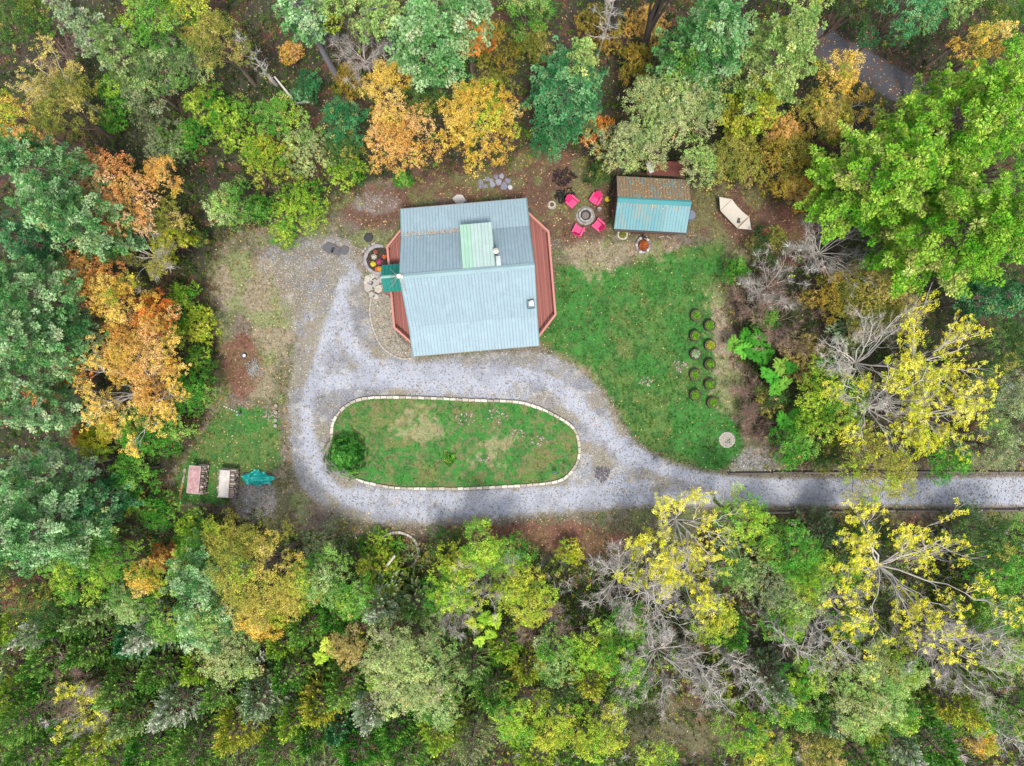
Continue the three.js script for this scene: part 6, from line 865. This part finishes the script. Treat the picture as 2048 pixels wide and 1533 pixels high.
{
  const r = rngOf(80); // turquoise tarp: a draped heap
  const t = thing('tarp', 'crumpled turquoise tarp heaped beside the white covered firewood', 'tarp', at(515, 956)); const N = 72, RG = 22, P = [], I = [], ridge = (x, y, o) => 1 - 2 * Math.abs(fbm(x, y, o) - 0.5) * 2;
  const bump = (x, z, cx, cz, rx, rz, h) => h * Math.exp(-(((x - cx) / rx) ** 2 + ((z - cz) / rz) ** 2));
  for (let k = 0; k <= RG; k++) for (let i = 0; i < N; i++) { const a = i / N * 6.2832, f = k / RG, ca = Math.cos(a), sa = Math.sin(a), out = (1 / Math.hypot(ca / 1.36, sa / 0.68)) * (0.82 + 0.1 * Math.cos(a * 4) + 0.05 * Math.sin(a * 3 + 0.8) + 0.3 * (fbm(ca * 4 + 9, sa * 4, 3) - 0.5)), x = ca * out * f, z = sa * out * f;
    const body = bump(x, z, -0.1, -0.02, 0.55, 0.34, 0.62) + bump(x, z, -0.98, -0.2, 0.22, 0.2, 0.42) + bump(x, z, 0.85, -0.05, 0.28, 0.26, 0.44) - bump(x, z, -0.62, -0.12, 0.12, 0.4, 0.22) - bump(x, z, 0.48, -0.2, 0.12, 0.3, 0.24), fold = ridge(x * 2.4 + 3, z * 3.2, 2) * 0.14 + ridge(Math.atan2(z, x + 0.1) * 2.2 + 5, f * 1.2, 2) * 0.12 + ridge(x * 7, z * 7 + 3, 2) * 0.04; P.push(x, Math.max(0.03, 0.05 + body + fold * (0.5 + f) - 0.1 * f * f), z); }
  for (let k = 0; k < RG; k++) for (let i = 0; i < N; i++) { const a = k * N + i, b = k * N + (i + 1) % N; I.push(a, b, a + N, b, b + N, a + N); }
  const g = new THREE.BufferGeometry(); g.setAttribute('position', new THREE.Float32BufferAttribute(P, 3)); g.setIndex(I.reverse()); g.computeVertexNormals(); part('sheet', g, std(0x14a29c, 0.45, { side: THREE.DoubleSide }), t);
  for (const [x, z] of [[-0.7, 0.45], [0.2, 0.52], [0.9, 0.4]]) part('hem', lump(r, 0.34, 0.08, 0.2).translate(x, 0.07, z), std(0x0e8c8c, 0.5), t);
  const board = (x, y, a, hex, l) => { const b = thing('plank', l, 'plank', at(x, y).setY(0.05), a); const g2 = new RoundedBoxGeometry(0.17, 0.06, 1.15, 2, 0.02), q = g2.attributes.position; for (let i = 0; i < q.count; i++) q.setX(i, q.getX(i) + 0.09 * Math.cos(q.getZ(i) * 2)); g2.computeVertexNormals(); part('board', g2, std(0xffffff, 0.9, { map: barkTex(rgbOf(hex), rgbOf(hex).map((v) => v * 0.7)) }), b); part('batten', box(0.12, 0.03, 0.05, 0.05, 0.04, 0.35), std(0x8a7c6c), b); };
  board(367, 952, -0.16, 0x9c948c, 'grey curved plank lying left of the pink covered firewood'); board(361, 983, -0.2, 0xb08a54, 'tan curved plank below the grey one');
  const lp = thing('lamp_post', 'short grey post with a white chain at the top of the side lawn', 'post', at(482, 829)); part('post', cyl(0.09, 0.08, 0.75, 12), std(0x8ca0a4, 0.6), lp); part('cap', new THREE.SphereGeometry(0.1, 12, 6, 0, 6.3, 0, 1.6).translate(0, 0.75, 0), std(0x7c9094, 0.6), lp);
  const ch = thing('stone_row', 'short row of white stones left of the grey post', 'stones', at(460, 818)); for (let i = 0; i < 6; i++) { const m = part('stone', lump(r, 0.16 - i * 0.012, 0.1, 0.12), std(0xa8a69e, 0.9), ch); m.position.copy(at(449 + i * 5, 813 + i * 2.2).sub(ch.position)).setY(0.05); }
  [[553, 812, 'top'], [553, 826, 'second'], [552, 841, 'third'], [552, 852, 'lowest']].forEach(([x, y, l]) => { const s = thing('stump', l + ' of the four pale stumps lined up beside the side lawn', 'stump', at(x, y)); part('bark', cyl(0.15, 0.14, 0.22, 12), bark.grey, s); part('cut_face', new THREE.CircleGeometry(0.125, 12).rotateX(-1.5708).translate(0, 0.223, 0), std(0x847a72, 0.9), s); });
  const bl = thing('bucket', 'small blue bucket on the reddish ground of the west clearing', 'bucket', at(490, 712)); part('body', new THREE.LatheGeometry([[0, 0.01], [0.12, 0.01], [0.15, 0.25], [0.165, 0.26], [0.14, 0.26], [0.12, 0.05], [0, 0.05]].map((q) => new THREE.Vector2(...q)), 16), std(0x344a78, 0.5), bl); part('lining', new THREE.CircleGeometry(0.13, 14).rotateX(-1.5708).translate(0, 0.2, 0), std(0xb8bcc4, 0.8), bl);
  const gp = thing('gravel_heap', 'pale heap of gravel on the west clearing below the blue bucket', 'gravel heap', at(507, 738)); { const gr = []; for (let i = 0; i < 300; i++) { const a = r() * 6.283, q = 0.95 * Math.pow(r(), 0.8) * (0.4 + 0.8 * fbm(Math.cos(a) * 2, Math.sin(a) * 2 + 4, 3)); gr.push(lump(r, 0.09, 0.07, 0.08, 0.2, 0).translate(Math.cos(a) * q * 0.8, 0.02 + 0.1 * Math.max(0, 1 - q / 0.75), Math.sin(a) * q)); } part('gravel', gr, std(0x7c7b7a, 0.95), gp).userData.kind = 'stuff'; }
  // island: little flag sign and a low fresh bush
  const fl = thing('garden_flag', 'small blue and white garden flag at the right end of the island', 'flag', at(1108, 942).setY(0.07), 0.5); part('pole', [bar(V(-0.16, 0, 0), V(-0.16, 0.8, 0), 0.012), bar(V(-0.16, 0.8, 0), V(0.2, 0.8, 0), 0.01)], M.dark, fl); { const g3 = new THREE.PlaneGeometry(0.32, 0.44, 6, 6), q = g3.attributes.position; for (let i = 0; i < q.count; i++) q.setZ(i, 0.35 * (0.22 - q.getY(i)) + 0.03 * Math.sin(q.getX(i) * 14)); g3.computeVertexNormals(); part('cloth', g3.translate(0.02, 0.56, 0.01), std(0x4c5a9c, 0.8, { side: THREE.DoubleSide }), fl); part('stripe', box(0.2, 0.08, 0.01, 0.02, 0.6, 0.1), M.white, fl); }
  plant('H', 898, 918, 11, 0.35, 'fresh', 'tiny bright green bush in the middle of the island');
  const as = thing('ash_heap', 'dark patch of ash on the gravel right of the island', 'ash heap', at(1205, 947)), cl = new Cloud('leaf'); for (let k = 0; k < 260; k++) { const a = r() * 6.28, q = 0.75 * Math.sqrt(r()) * (0.35 + 0.8 * fbm(Math.cos(a) * 2 + 6, Math.sin(a) * 2, 3)); cl.add(V(Math.cos(a) * q, 0.03, Math.sin(a) * q), 0.13, tone(pal(0x40404a, 0x5c5a66, 0x74747c), r(), r), r, dirIn(r), 0.2); } cl.build('ash', as);
  // the broken grey trunk among the western pines, and the fallen log at the top
  const bt = thing('broken_trunk', 'thick broken grey trunk lying among the pines at the left', 'fallen trunk'); part('trunk', [bar(at(85, 917, 3).setY(3.0), at(180, 900, 1.2).setY(1.2), 0.2, 0.28, 9)], bark.grey, bt); { const w = new Wood(); for (let i = 0; i < 9; i++) { const s = at(95 + i * 8, 916 - i * 1.5, 3).setY(2.9 - i * 0.16), d = V((r() - 0.3) * 1.4, 0.3 + r(), (r() - 0.4) * 1.8); w.tube(bend(s, s.clone().add(d), 0.2, r), 0.05, 0.015, 4); } w.build('branchwork', bark.pale, bt, 'stuff'); }
  const fa = thing('fallen_log', 'slim pale fallen log below the long bare pine trunk', 'fallen log'); part('log', bar(at(585, 210).setY(0.15), at(622, 207).setY(0.3), 0.12, 0.08, 8), bark.pale, fa); part('snag', bar(at(560, 168).setY(1.3), at(588, 202).setY(0.2), 0.07, 0.1, 7), bark.pale, fa);
}
renderer.render(scene, camera);
